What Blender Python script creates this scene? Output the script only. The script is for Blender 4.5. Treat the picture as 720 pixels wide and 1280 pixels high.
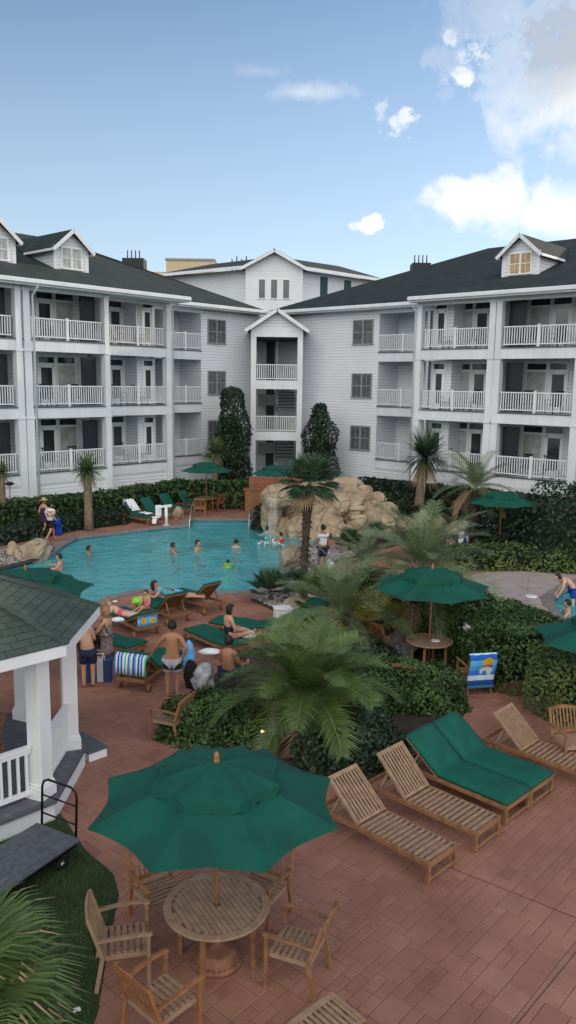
import bpy, bmesh, math, random
import numpy as np
from mathutils import Vector, Matrix, noise, geometry
R = math.radians
random.seed(7); rng = np.random.default_rng(7)
S = bpy.context.scene
COL = S.collection
for o in list(bpy.data.objects): bpy.data.objects.remove(o)

# ------------------------------------------------------------------ camera
CH = 6.7; PITCH = R(9.15); ROLL = 0.014; FPX = 1000.0
F_ = Vector((0, math.cos(PITCH), -math.sin(PITCH))); U0 = Vector((0, math.sin(PITCH), math.cos(PITCH))); R0 = Vector((1, 0, 0))
R_ = R0*math.cos(ROLL) + U0*math.sin(ROLL); U_ = U0*math.cos(ROLL) - R0*math.sin(ROLL)
cd = bpy.data.cameras.new('camera'); cam = bpy.data.objects.new('camera', cd); COL.objects.link(cam)
cam.matrix_world = Matrix(((R_.x, U_.x, -F_.x, 0), (R_.y, U_.y, -F_.y, 0), (R_.z, U_.z, -F_.z, CH), (0, 0, 0, 1)))
cd.sensor_fit = 'VERTICAL'; cd.sensor_height = 36; cd.lens = 36*FPX/1280; cd.clip_end = 3000; cd.clip_start = .05
S.camera = cam
def ray(x, y): return F_*FPX + R_*(x-360) - U_*(y-640)
def at(x, y, z=0.0):
    d = ray(x, y); t = (z-CH)/d.z
    return Vector((d.x*t, d.y*t, z))
def atY(x, y, Y):
    d = ray(x, y); t = Y/d.y
    return Vector((d.x*t, Y, CH+d.z*t))

# ------------------------------------------------------------------ light
SUN_EL, SUN_AZ = R(16), R(52)          # azimuth clockwise from +Y
SKY_STR, SUN_STR, FILL = 0.10, 2.0, 1.5
S.view_settings.view_transform = 'Standard'; S.view_settings.look = 'None'
S.view_settings.gamma = 1; S.view_settings.use_curve_mapping = False
S.view_settings.exposure = 0.58
w = bpy.data.worlds.new('World'); S.world = w; w.use_nodes = True
nt = w.node_tree; N = nt.nodes; L = nt.links; N.clear()
def nd(t, **k):
    n = N.new(t)
    for a, b in k.items(): setattr(n, a, b)
    return n
def M(op, a, b=None, c=None, clamp=False):
    n = nd('ShaderNodeMath', operation=op, use_clamp=clamp)
    for i, v in enumerate((a, b, c)):
        if v is None: continue
        if hasattr(v, 'links') or hasattr(v, 'is_linked'): L.new(v, n.inputs[i])
        else: n.inputs[i].default_value = v
    return n.outputs[0]
sky = nd('ShaderNodeTexSky', sky_type='NISHITA'); sky.sun_disc = False
sky.sun_elevation = SUN_EL; sky.sun_rotation = SUN_AZ; sky.air_density = 1.0; sky.dust_density = 0.3; sky.ozone_density = 3.0
tc = nd('ShaderNodeTexCoord'); DIR = tc.outputs['Generated']
sepd = nd('ShaderNodeSeparateXYZ'); L.new(DIR, sepd.inputs[0])
def ntex(scale, detail, rough=.55, vec=None):
    n = nd('ShaderNodeTexNoise'); n.inputs['Scale'].default_value = scale; n.inputs['Detail'].default_value = detail
    n.inputs['Roughness'].default_value = rough; L.new(vec if vec is not None else DIR, n.inputs['Vector']); return n.outputs['Fac']
n1 = ntex(11, 6, .62); n2 = ntex(38, 4, .6); n3 = ntex(5, 3); n4 = ntex(75, 4, .65)
def blob(px, py, rx, ry, amp, soft=.35, small=False):
    """density of one cloud around the direction of a point of the sky; rx, ry in degrees"""
    d = ray(px, py).normalized(); r = d.cross(Vector((0, 0, 1))).normalized(); u = r.cross(d)
    def dot(v):
        n = nd('ShaderNodeVectorMath', operation='DOT_PRODUCT'); L.new(DIR, n.inputs[0]); n.inputs[1].default_value = v; return n.outputs['Value']
    a = M('DIVIDE', dot(r), math.tan(R(rx))); b = M('DIVIDE', dot(u), math.tan(R(ry)))
    q = M('SQRT', M('ADD', M('MULTIPLY', a, a), M('MULTIPLY', b, b)))
    q = M('ADD', q, M('MULTIPLY', M('SUBTRACT', n2 if small else n1, .5), amp*(1.6 if small else 1)))
    q = M('ADD', q, M('MULTIPLY', M('SUBTRACT', n4 if small else n2, .5), amp*(1.3 if small else .75)))
    f = M('GREATER_THAN', dot(d), 0.0)
    return M('MULTIPLY', M('DIVIDE', M('SUBTRACT', 1.0, q), soft, clamp=True), f), b
cl = [(716, 72, 7.2, 5.7, 1.7, .7, 1), (606, 248, 5.0, 2.2, 1.7, .5, 1), (700, 268, 5, 2.0, 1.5, .6, 1), (463, 281, 1.1, .6, 1.6, .3, 1), (385, 116, 3.6, .8, 2.4, 1.2, .55),
      (505, 150, 1.0, .8, 2.2, .6, .8), (476, 137, .5, .9, 2.2, .7, .5), (577, 97, .8, .6, 2.0, .6, .8), (563, 47, .6, .6, 2, .6, .7), (594, 66, 1.3, .7, 2.4, .7, .5), (640, 20, 4, 2.6, 2.4, 1.2, .6), (550, 252, 2.6, .5, 2.2, .9, .6), (325, 88, 2.4, .5, 2.6, 1.6, .3)]
dens = None; shade = None
for i, c in enumerate(cl):
    m_, b_ = blob(*c[:6], small=c[2] < 1.6); m_ = M('MULTIPLY', m_, c[6])
    dens = m_ if dens is None else M('MAXIMUM', dens, m_)
    if i == 0: big = M('MULTIPLY', M('SUBTRACT', M('MULTIPLY', m_, 1.9), .35, clamp=True), M('ADD', M('MULTIPLY', b_, 1.8), 1.05, clamp=True), clamp=True)
# unseen banks of bright cloud added behind the viewer as fill light
back = M('MULTIPLY', M('MULTIPLY', M('SUBTRACT', -0.05, sepd.outputs['Y']), 3.0, clamp=True), M('MULTIPLY', M('SUBTRACT', n3, .33), 6.0, clamp=True))
back = M('MULTIPLY', back, M('MULTIPLY', sepd.outputs['Z'], 8.0, clamp=True))
skyv = nd('ShaderNodeVectorMath', operation='SCALE'); L.new(sky.outputs[0], skyv.inputs[0]); skyv.inputs['Scale'].default_value = 1.0
def mixc(fac, a, b):
    n = nd('ShaderNodeMix', data_type='RGBA'); n.clamp_factor = True
    if hasattr(fac, 'links'): L.new(fac, n.inputs[0])
    for k, v in ((6, a), (7, b)):
        if hasattr(v, 'links'): L.new(v, n.inputs[k])
        else: n.inputs[k].default_value = (*v, 1)
    return n.outputs[2]
body = M('MULTIPLY', M('SUBTRACT', n1, .40), 4.0, clamp=True)
K = 1.0/SKY_STR
ccol = mixc(body, (.58*K, .62*K, .66*K), (.86*K, .85*K, .82*K))
ccol = mixc(big, ccol, (.36*K, .40*K, .46*K))
hz = mixc(M('SUBTRACT', .62, M('MULTIPLY', sepd.outputs['Z'], 1.35), clamp=True), skyv.outputs[0], (.58*K, .69*K, .80*K))
SKYG = mixc(dens, hz, ccol)
SKYG = mixc(back, SKYG, (FILL*K*1.04, FILL*K, FILL*K*.95))
w.cycles.sampling_method = 'MANUAL'; w.cycles.sample_map_resolution = 512
bg = nd('ShaderNodeBackground'); bg.inputs[1].default_value = SKY_STR; L.new(SKYG, bg.inputs[0])
wo = nd('ShaderNodeOutputWorld'); L.new(bg.outputs[0], wo.inputs[0])
sd = bpy.data.lights.new('sun', 'SUN'); sd.energy = SUN_STR; sd.angle = R(.6); sd.color = (1, .86, .68)
so = bpy.data.objects.new('sun', sd); COL.objects.link(so)
sv = Vector((math.sin(SUN_AZ)*math.cos(SUN_EL), math.cos(SUN_AZ)*math.cos(SUN_EL), math.sin(SUN_EL)))
so.rotation_euler = (-sv).to_track_quat('-Z', 'Y').to_euler()

# ------------------------------------------------------------------ materials
MATS = {}
def mat(name, col, rough=.7, var=.12, scale=6, bump=0, bscale=40, metal=0, spec=.4, tint=None, col2=None, trans=0, attr=False):
    m = bpy.data.materials.new(name); m.use_nodes = True; t = m.node_tree; b = t.nodes['Principled BSDF']
    b.inputs['Roughness'].default_value = rough; b.inputs['Metallic'].default_value = metal; b.inputs['Specular IOR Level'].default_value = spec
    tc = t.nodes.new('ShaderNodeTexCoord')
    no = t.nodes.new('ShaderNodeTexNoise'); no.inputs['Scale'].default_value = scale; no.inputs['Detail'].default_value = 5
    t.links.new(tc.outputs['Object'], no.inputs['Vector'])
    rp = t.nodes.new('ShaderNodeValToRGB'); c = Vector(col)
    lo = c*(1-var); hi = Vector([min(1, v) for v in c*(1+var)])
    if col2: lo, hi = c, Vector(col2)
    rp.color_ramp.elements[0].position = .3; rp.color_ramp.elements[1].position = .7
    rp.color_ramp.elements[0].color = (*lo, 1); rp.color_ramp.elements[1].color = (*hi, 1)
    src = no.outputs['Fac']
    if attr:
        a = t.nodes.new('ShaderNodeAttribute'); a.attribute_name = 'tint'
        ad = t.nodes.new('ShaderNodeMath'); ad.operation = 'MULTIPLY_ADD'; t.links.new(no.outputs['Fac'], ad.inputs[0]); ad.inputs[1].default_value = .35
        t.links.new(a.outputs['Fac'], ad.inputs[2])
        rp.color_ramp.elements[0].position = .15; rp.color_ramp.elements[1].position = 1.15
        sb = t.nodes.new('ShaderNodeMath'); sb.operation = 'DIVIDE'; t.links.new(ad.outputs[0], sb.inputs[0]); sb.inputs[1].default_value = 1.2
        src = sb.outputs[0]; rp.color_ramp.elements[0].position = .1; rp.color_ramp.elements[1].position = 1.0
    t.links.new(src, rp.inputs[0]); t.links.new(rp.outputs[0], b.inputs['Base Color'])
    if bump:
        n2 = t.nodes.new('ShaderNodeTexNoise'); n2.inputs['Scale'].default_value = bscale; n2.inputs['Detail'].default_value = 4
        t.links.new(tc.outputs['Object'], n2.inputs['Vector'])
        bp = t.nodes.new('ShaderNodeBump'); bp.inputs['Distance'].default_value = bump; bp.inputs['Strength'].default_value = .8
        t.links.new(n2.outputs['Fac'], bp.inputs['Height']); t.links.new(bp.outputs[0], b.inputs['Normal'])
    if trans:
        tr = t.nodes.new('ShaderNodeBsdfTranslucent'); t.links.new(rp.outputs[0], tr.inputs['Color'])
        mx = t.nodes.new('ShaderNodeMixShader'); mx.inputs[0].default_value = trans
        t.links.new(b.outputs[0], mx.inputs[1]); t.links.new(tr.outputs[0], mx.inputs[2])
        t.links.new(mx.outputs[0], t.nodes['Material Output'].inputs[0])
    MATS[name] = m; return m
mat('white', (.74, .76, .78), .5, .05, 1.5)
mat('white_wall', (.60, .65, .71), .6, .06, .7)
mat('trim', (.70, .73, .76), .5, .07, .9)
mat('dark_glass', (.03, .035, .04), .06, .3, 2, spec=.8)
mat('panel', (.012, .016, .022), .5, .3, 8)
mat('shutter_green', (.01, .05, .04), .5, .2, 8)
mat('curtain', (.42, .45, .42), .8, .25, 3)
mat('warm_pane', (.38, .27, .11), .3, .35, 2.5)  # yellow reflection in the right dormer glass, put into the pane colour
mat('taupe', (.27, .27, .26), .6)
mat('stair_shade', (.05, .055, .06), .8)  # shade of the deep stairwell, put into the colour
mat('blind_glass', (.10, .11, .12), .1, .4, 3, spec=.8)
mat('tan_wall', (.55, .44, .27), .8, .08, 1)
mat('deck_edge', (.10, .11, .12), .7)
mat('concrete', (.25, .24, .23), .85, .18, 3, .004, 60)
mat('deck_light', (.34, .29, .275), .85, .16, 2.2, .004, 30)
mat('coping', (.20, .185, .17), .7, .25, 5, .004, 40)
mat('wood', (.24, .12, .055), .5, .3, 9, .001, 120)
mat('wood_grey', (.29, .19, .12), .65, .22, 9, .001, 120)
mat('wood_red', (.28, .12, .05), .5, .3, 9, .001, 120)
mat('umbrella', (.001, .076, .050), .8, .3, 1.6, .014, 5, trans=.08)
mat('cushion', (.0, .085, .058), .85, .15, 4, .006, 12)
mat('bronze', (.22, .10, .06), .5, .3, 12, .003, 60, metal=.15)
mat('black_metal', (.015, .014, .015), .4, .2, 8, metal=.6)
mat('steel', (.55, .57, .6), .25, .1, 8, metal=.9)
mat('rubber', (.012, .012, .012), .7)
mat('carpet', (.085, .092, .108), .95, .25, 14, .004, 90)
mat('deck_boards', (.12, .12, .135), .7, .2, 6)
mat('rock', (.26, .19, .118), .9, 0, 1.6, .05, 6, col2=(.47, .385, .275))
mat('boulder', (.24, .20, .14), .9, 0, 2.3, .03, 9, col2=(.38, .31, .23))
mat('grey_rock', (.17, .18, .19), .85, .25, 3, .02, 9)
mat('pebble', (.10, .095, .09), .8, 0, 3, attr=True, col2=(.42, .39, .36))
mat('soil', (.045, .032, .024), .95, .4, 3, .02, 20)
mat('lawn', (.024, .045, .014), .95, .3, 3, .02, 50)
mat('grass', (.03, .06, .015), .7, 0, 3, attr=True, col2=(.10, .15, .05))
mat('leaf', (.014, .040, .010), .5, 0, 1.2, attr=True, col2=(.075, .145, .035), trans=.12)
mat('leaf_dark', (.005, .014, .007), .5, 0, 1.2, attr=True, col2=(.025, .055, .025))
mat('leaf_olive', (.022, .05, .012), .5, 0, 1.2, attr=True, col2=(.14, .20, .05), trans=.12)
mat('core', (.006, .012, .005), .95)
mat('palm', (.028, .06, .014), .45, 0, 1.2, attr=True, col2=(.17, .25, .07), trans=.15)
mat('palm_grey', (.05, .09, .04), .45, 0, 1.2, attr=True, col2=(.23, .29, .14), trans=.15)
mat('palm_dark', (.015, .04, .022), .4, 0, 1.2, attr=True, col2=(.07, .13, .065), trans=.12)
mat('palm_yellow', (.12, .16, .02), .5, 0, 1.2, attr=True, col2=(.45, .38, .07), trans=.2)
mat('dead', (.20, .13, .07), .8, 0, 3, attr=True, col2=(.42, .31, .18))
mat('bark', (.07, .05, .038), .95, .4, 9, .02, 25)
mat('bark_pale', (.20, .15, .105), .95, .35, 6, .02, 25)
mat('skin', (.50, .27, .17), .5, .08, 4)
mat('skin_tan', (.37, .18, .10), .5, .1, 4)
mat('skin_pale', (.60, .37, .27), .5, .08, 4)
mat('hair_dark', (.012, .009, .007), .6, .3, 20, .01, 60)
mat('hair_blond', (.30, .19, .09), .6, .3, 20, .01, 60)
mat('cloth_white', (.74, .76, .80), .9, .08, 6, .01, 10)
mat('cloth_navy', (.012, .018, .05), .9, .2, 8, .01, 12)
mat('cloth_black', (.012, .012, .014), .9, .2, 8, .01, 12)
mat('cloth_grey', (.30, .29, .33), .9, .15, 8, .01, 12)
mat('cloth_blue', (.01, .05, .35), .9, .15, 8, .01, 12)
mat('cloth_sky', (.13, .42, .75), .9, .3, 8, .01, 12)
mat('cloth_purple', (.05, .02, .06), .9, .2, 8, .01, 12)
mat('cloth_red', (.5, .03, .02), .9, .2, 8)
mat('cloth_pink', (.65, .09, .16), .9, .2, 8)
mat('cloth_teal', (.10, .35, .40), .9, .2, 8)
mat('bag_film', (.42, .43, .45), .25, .25, 6, .02, 9)
mat('lime', (.25, .65, .05), .6, .15, 8)
mat('yellow', (.75, .48, .03), .8, .2, 8)
mat('orange', (.75, .22, .03), .8, .2, 8)
mat('straw', (.45, .33, .16), .9, .2, 20, .004, 80)
mat('plastic_white', (.72, .73, .75), .35, .05, 8)
mat('sign_ink', (.03, .04, .09), .6)
mat('floral', (.05, .045, .05), .9, 0, 26, .004, 30, col2=(.42, .30, .26))
mat('brick', (.27, .11, .065), .85, .25, 9, .01, 30)
def lamp_mat():
    m = bpy.data.materials.new('lamp_glow'); m.use_nodes = True; b = m.node_tree.nodes['Principled BSDF']
    b.inputs['Emission Color'].default_value = (1, .55, .15, 1); b.inputs['Emission Strength'].default_value = 4; MATS['lamp_glow'] = m
lamp_mat()
for k in ('white_wall', 'trim'):                   # rain streaks and grime on the paintwork
    t = MATS[k].node_tree; b = t.nodes['Principled BSDF']; g = t.nodes.new('ShaderNodeNewGeometry'); mp = t.nodes.new('ShaderNodeMapping'); mp.inputs['Scale'].default_value = (3.2, 3.2, .28); t.links.new(g.outputs['Position'], mp.inputs[0])
    n = t.nodes.new('ShaderNodeTexNoise'); n.inputs['Scale'].default_value = 1; n.inputs['Detail'].default_value = 6; t.links.new(mp.outputs[0], n.inputs['Vector'])
    r = t.nodes.new('ShaderNodeValToRGB'); r.color_ramp.elements[0].position = .35; r.color_ramp.elements[0].color = (.94, .935, .925, 1); r.color_ramp.elements[1].position = .6; t.links.new(n.outputs['Fac'], r.inputs[0])
    src = b.inputs['Base Color'].links[0].from_socket; mx = t.nodes.new('ShaderNodeMix'); mx.data_type = 'RGBA'; mx.blend_type = 'MULTIPLY'; mx.inputs[0].default_value = 1; t.links.new(src, mx.inputs[6]); t.links.new(r.outputs[0], mx.inputs[7]); t.links.new(mx.outputs[2], b.inputs['Base Color'])
def siding_mat(name, col, pitch, depth=.012, dark=.82):
    m = mat(name, col, .6, .05, .5); t = m.node_tree; b = t.nodes['Principled BSDF']
    g = t.nodes.new('ShaderNodeNewGeometry'); s = t.nodes.new('ShaderNodeSeparateXYZ'); t.links.new(g.outputs['Position'], s.inputs[0])
    d = t.nodes.new('ShaderNodeMath'); d.operation = 'DIVIDE'; d.inputs[1].default_value = pitch; t.links.new(s.outputs['Z'], d.inputs[0])
    f = t.nodes.new('ShaderNodeMath'); f.operation = 'FRACT'; t.links.new(d.outputs[0], f.inputs[0])
    iv = t.nodes.new('ShaderNodeMath'); iv.operation = 'SUBTRACT'; iv.inputs[0].default_value = 1; t.links.new(f.outputs[0], iv.inputs[1])
    bp = t.nodes.new('ShaderNodeBump'); bp.inputs['Distance'].default_value = depth*2; bp.inputs['Strength'].default_value = 1
    t.links.new(iv.outputs[0], bp.inputs['Height']); t.links.new(bp.outputs[0], b.inputs['Normal'])
    lt = t.nodes.new('ShaderNodeMath'); lt.operation = 'LESS_THAN'; lt.inputs[1].default_value = .10; t.links.new(f.outputs[0], lt.inputs[0])  # shadow line at each clapboard lap, painted into the base colour
    src = b.inputs['Base Color'].links[0].from_socket; mx = t.nodes.new('ShaderNodeMix'); mx.data_type = 'RGBA'; t.links.new(lt.outputs[0], mx.inputs[0]); t.links.new(src, mx.inputs[6]); mx.inputs[7].default_value = (*[c*.55 for c in col], 1); t.links.new(mx.outputs[2], b.inputs['Base Color'])
    return m
siding_mat('siding', (.68, .71, .745), .17)
def shingle_mat(name, c1, c2, sx, sy, ang=0):
    m = mat(name, c1, .9, .2, 2); t = m.node_tree; b = t.nodes['Principled BSDF']
    uv = t.nodes.new('ShaderNodeUVMap'); uv.uv_map = 'UVMap'
    br = t.nodes.new('ShaderNodeTexBrick'); br.inputs['Scale'].default_value = 1; br.inputs['Brick Width'].default_value = sx; br.inputs['Row Height'].default_value = sy
    br.inputs['Mortar Size'].default_value = sy*.06; br.inputs['Color1'].default_value = (*c1, 1); br.inputs['Color2'].default_value = (*c2, 1)
    br.inputs['Mortar'].default_value = (*[v*.5 for v in c1], 1); br.inputs['Bias'].default_value = 0
    t.links.new(uv.outputs[0], br.inputs['Vector'])
    no = t.nodes.new('ShaderNodeTexNoise'); no.inputs['Scale'].default_value = 1.3; no.inputs['Detail'].default_value = 8; t.links.new(uv.outputs[0], no.inputs['Vector'])
    mx = t.nodes.new('ShaderNodeMix'); mx.data_type = 'RGBA'; mx.blend_type = 'MULTIPLY'; mx.inputs[0].default_value = .7
    rp = t.nodes.new('ShaderNodeValToRGB'); rp.color_ramp.elements[0].position = .3; rp.color_ramp.elements[0].color = (.5, .5, .5, 1); rp.color_ramp.elements[1].position = .7; rp.color_ramp.elements[1].color = (1.3, 1.3, 1.3, 1)
    t.links.new(no.outputs['Fac'], rp.inputs[0]); t.links.new(br.outputs['Color'], mx.inputs[6]); t.links.new(rp.outputs[0], mx.inputs[7])
    t.links.new(mx.outputs[2], b.inputs['Base Color'])
    bp = t.nodes.new('ShaderNodeBump'); bp.inputs['Distance'].default_value = .01; t.links.new(br.outputs['Fac'], bp.inputs['Height']); bp.invert = True
    t.links.new(bp.outputs[0], b.inputs['Normal']); return m
shingle_mat('roof', (.018, .028, .027), (.030, .042, .039), .5, .16)
shingle_mat('roof_green', (.045, .068, .055), (.060, .086, .070), .30, .13)
def paver_mat():
    m = mat('paver', (.27, .125, .09), .78, .1, 3); t = m.node_tree; b = t.nodes['Principled BSDF']
    a = t.nodes.new('ShaderNodeAttribute'); a.attribute_name = 'tint'
    rp = t.nodes.new('ShaderNodeValToRGB'); cr = rp.color_ramp; cr.elements[0].color = (.29, .135, .088, 1); cr.elements[1].color = (.35, .18, .122, 1)
    e = cr.elements.new(.5); e.color = (.322, .156, .103, 1)
    t.links.new(a.outputs['Fac'], rp.inputs[0])
    tc = t.nodes.new('ShaderNodeTexCoord')
    n1 = t.nodes.new('ShaderNodeTexNoise'); n1.inputs['Scale'].default_value = .8; n1.inputs['Detail'].default_value = 8; n1.inputs['Roughness'].default_value = .65; t.links.new(tc.outputs['Object'], n1.inputs['Vector'])
    r2 = t.nodes.new('ShaderNodeValToRGB'); r2.color_ramp.elements[0].position = .3; r2.color_ramp.elements[0].color = (.66, .62, .64, 1); r2.color_ramp.elements[1].position = .7; r2.color_ramp.elements[1].color = (1.12, 1.12, 1.15, 1)
    t.links.new(n1.outputs['Fac'], r2.inputs[0])
    mx = t.nodes.new('ShaderNodeMix'); mx.data_type = 'RGBA'; mx.blend_type = 'MULTIPLY'; mx.inputs[0].default_value = 1
    t.links.new(rp.outputs[0], mx.inputs[6]); t.links.new(r2.outputs[0], mx.inputs[7]); t.links.new(mx.outputs[2], b.inputs['Base Color'])
    n2 = t.nodes.new('ShaderNodeTexNoise'); n2.inputs['Scale'].default_value = 22; n2.inputs['Detail'].default_value = 6; t.links.new(tc.outputs['Object'], n2.inputs['Vector'])
    bp = t.nodes.new('ShaderNodeBump'); bp.inputs['Distance'].default_value = .008; bp.inputs['Strength'].default_value = .7; t.links.new(n2.outputs['Fac'], bp.inputs['Height']); t.links.new(bp.outputs[0], b.inputs['Normal'])
    mr = t.nodes.new('ShaderNodeMapRange'); mr.inputs['To Min'].default_value = .5; mr.inputs['To Max'].default_value = .95; t.links.new(n1.outputs['Fac'], mr.inputs[0]); t.links.new(mr.outputs[0], b.inputs['Roughness'])
paver_mat()
mat('grout', (.105, .06, .048), .9, .2, 4)
def water_mat(name, tintc, scale):
    m = bpy.data.materials.new(name); m.use_nodes = True; t = m.node_tree; t.nodes.clear()
    o = t.nodes.new('ShaderNodeOutputMaterial'); tr = t.nodes.new('ShaderNodeBsdfTransparent'); tr.inputs[0].default_value = (*tintc, 1)
    gl = t.nodes.new('ShaderNodeBsdfGlossy'); gl.inputs['Roughness'].default_value = .04
    fr = t.nodes.new('ShaderNodeFresnel'); fr.inputs['IOR'].default_value = 1.33
    tc = t.nodes.new('ShaderNodeTexCoord'); n = t.nodes.new('ShaderNodeTexNoise'); n.inputs['Scale'].default_value = scale; n.inputs['Detail'].default_value = 5; n.inputs['Distortion'].default_value = .6
    t.links.new(tc.outputs['Object'], n.inputs['Vector'])
    bp = t.nodes.new('ShaderNodeBump'); bp.inputs['Distance'].default_value = .10; bp.inputs['Strength'].default_value = .8; t.links.new(n.outputs['Fac'], bp.inputs['Height'])
    t.links.new(bp.outputs[0], gl.inputs['Normal']); t.links.new(bp.outputs[0], fr.inputs['Normal'])
    df = t.nodes.new('ShaderNodeBsdfDiffuse'); df.inputs[0].default_value = (.12, .56, .60, 1); t.links.new(bp.outputs[0], df.inputs['Normal'])
    n5 = t.nodes.new('ShaderNodeTexNoise'); n5.inputs['Scale'].default_value = 1.1; n5.inputs['Detail'].default_value = 4; t.links.new(tc.outputs['Object'], n5.inputs['Vector'])
    mr = t.nodes.new('ShaderNodeMapRange'); mr.inputs['From Min'].default_value = .35; mr.inputs['From Max'].default_value = .65; mr.inputs['To Min'].default_value = .4; mr.inputs['To Max'].default_value = .62; t.links.new(n5.outputs['Fac'], mr.inputs[0])
    m0 = t.nodes.new('ShaderNodeMixShader'); t.links.new(mr.outputs[0], m0.inputs[0]); t.links.new(tr.outputs[0], m0.inputs[1]); t.links.new(df.outputs[0], m0.inputs[2])
    mx = t.nodes.new('ShaderNodeMixShader'); t.links.new(fr.outputs[0], mx.inputs[0]); t.links.new(m0.outputs[0], mx.inputs[1]); t.links.new(gl.outputs[0], mx.inputs[2])
    t.links.new(mx.outputs[0], o.inputs[0]); MATS[name] = m
water_mat('water', (.70, .95, .97), 2.6)
mat('pool_plaster', (.10, .62, .68), .8, .0, .9, .0, 8, col2=(.16, .78, .82))
mat('pool_tile', (.06, .14, .19), .4, .4, 14)
def splash_mat():
    m = mat('falling_water', (.45, .50, .50), .2, .1, 20); t = m.node_tree; b = t.nodes['Principled BSDF']
    tr = t.nodes.new('ShaderNodeBsdfTransparent'); mx = t.nodes.new('ShaderNodeMixShader')
    tc = t.nodes.new('ShaderNodeTexCoord'); mp = t.nodes.new('ShaderNodeMapping'); mp.inputs['Scale'].default_value = (14, 14, .8); t.links.new(tc.outputs['Object'], mp.inputs[0])
    n = t.nodes.new('ShaderNodeTexNoise'); n.inputs['Scale'].default_value = 1; n.inputs['Detail'].default_value = 4; t.links.new(mp.outputs[0], n.inputs['Vector'])
    r = t.nodes.new('ShaderNodeMapRange'); r.inputs['From Min'].default_value = .4; r.inputs['From Max'].default_value = .65; r.inputs['To Max'].default_value = .6; t.links.new(n.outputs['Fac'], r.inputs[0])
    t.links.new(r.outputs[0], mx.inputs[0]); t.links.new(tr.outputs[0], mx.inputs[1]); t.links.new(b.outputs[0], mx.inputs[2]); t.links.new(mx.outputs[0], t.nodes['Material Output'].inputs[0])
splash_mat()
for k in ('rock', 'boulder', 'grey_rock'):
    t = MATS[k].node_tree; b = t.nodes['Principled BSDF']; bp = [n for n in t.nodes if n.type == 'BUMP'][0]; tc = [n for n in t.nodes if n.type == 'TEX_COORD'][0]
    nz = t.nodes.new('ShaderNodeTexNoise'); nz.inputs['Scale'].default_value = 1.5; nz.inputs['Detail'].default_value = 3; t.links.new(tc.outputs['Object'], nz.inputs['Vector'])
    va = t.nodes.new('ShaderNodeVectorMath'); va.operation = 'MULTIPLY_ADD'; va.inputs[1].default_value = (.9, .9, .9); t.links.new(nz.outputs['Color'], va.inputs[0]); t.links.new(tc.outputs['Object'], va.inputs[2])
    vo = t.nodes.new('ShaderNodeTexVoronoi'); vo.feature = 'DISTANCE_TO_EDGE'; vo.inputs['Scale'].default_value = .75; t.links.new(va.outputs[0], vo.inputs['Vector'])
    r = t.nodes.new('ShaderNodeMapRange'); r.inputs['From Max'].default_value = .09; t.links.new(vo.outputs['Distance'], r.inputs[0])
    b2 = t.nodes.new('ShaderNodeBump'); b2.inputs['Distance'].default_value = .06; b2.inputs['Strength'].default_value = 1; t.links.new(r.outputs[0], b2.inputs['Height']); t.links.new(bp.outputs[0], b2.inputs['Normal']); t.links.new(b2.outputs[0], b.inputs['Normal'])
def stripe_mat(name, cols, freq, axis='X', patt='stripe'):
    m = mat(name, cols[0], .9, .05, 6, .006, 20); t = m.node_tree; b = t.nodes['Principled BSDF']
    uv = t.nodes.new('ShaderNodeUVMap'); uv.uv_map = 'UVMap'; s = t.nodes.new('ShaderNodeSeparateXYZ'); t.links.new(uv.outputs[0], s.inputs[0])
    f = t.nodes.new('ShaderNodeMath'); f.operation = 'MULTIPLY'; f.inputs[1].default_value = freq; t.links.new(s.outputs[axis], f.inputs[0])
    g = t.nodes.new('ShaderNodeMath'); g.operation = 'FRACT'; t.links.new(f.outputs[0], g.inputs[0])
    rp = t.nodes.new('ShaderNodeValToRGB'); rp.color_ramp.interpolation = 'CONSTANT'; cr = rp.color_ramp
    n = len(cols)
    for i, c in enumerate(cols):
        e = cr.elements[0] if i == 0 else (cr.elements[1] if i == 1 else cr.elements.new(i/n))
        e.position = i/n; e.color = (*c, 1)
    t.links.new(g.outputs[0], rp.inputs[0]); t.links.new(rp.outputs[0], b.inputs['Base Color'])
W_ = (.75, .78, .8)
stripe_mat('towel_stripe', [(.10, .5, .32), W_, (.03, .12, .5), (.35, .65, .8), (.02, .04, .2), W_, (.1, .35, .7), (.03, .06, .3), W_, (.15, .5, .7), (.16, .1, .5), W_], 1.6)
stripe_mat('towel_blue', [(.08, .35, .75), (.12, .5, .85), (.02, .12, .5), (.6, .75, .9), (.03, .2, .65)], 1.0, 'Y')
stripe_mat('tote_stripe', [(.03, .06, .18), (.03, .06, .18), (.5, .5, .5)], 1.0)
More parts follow.
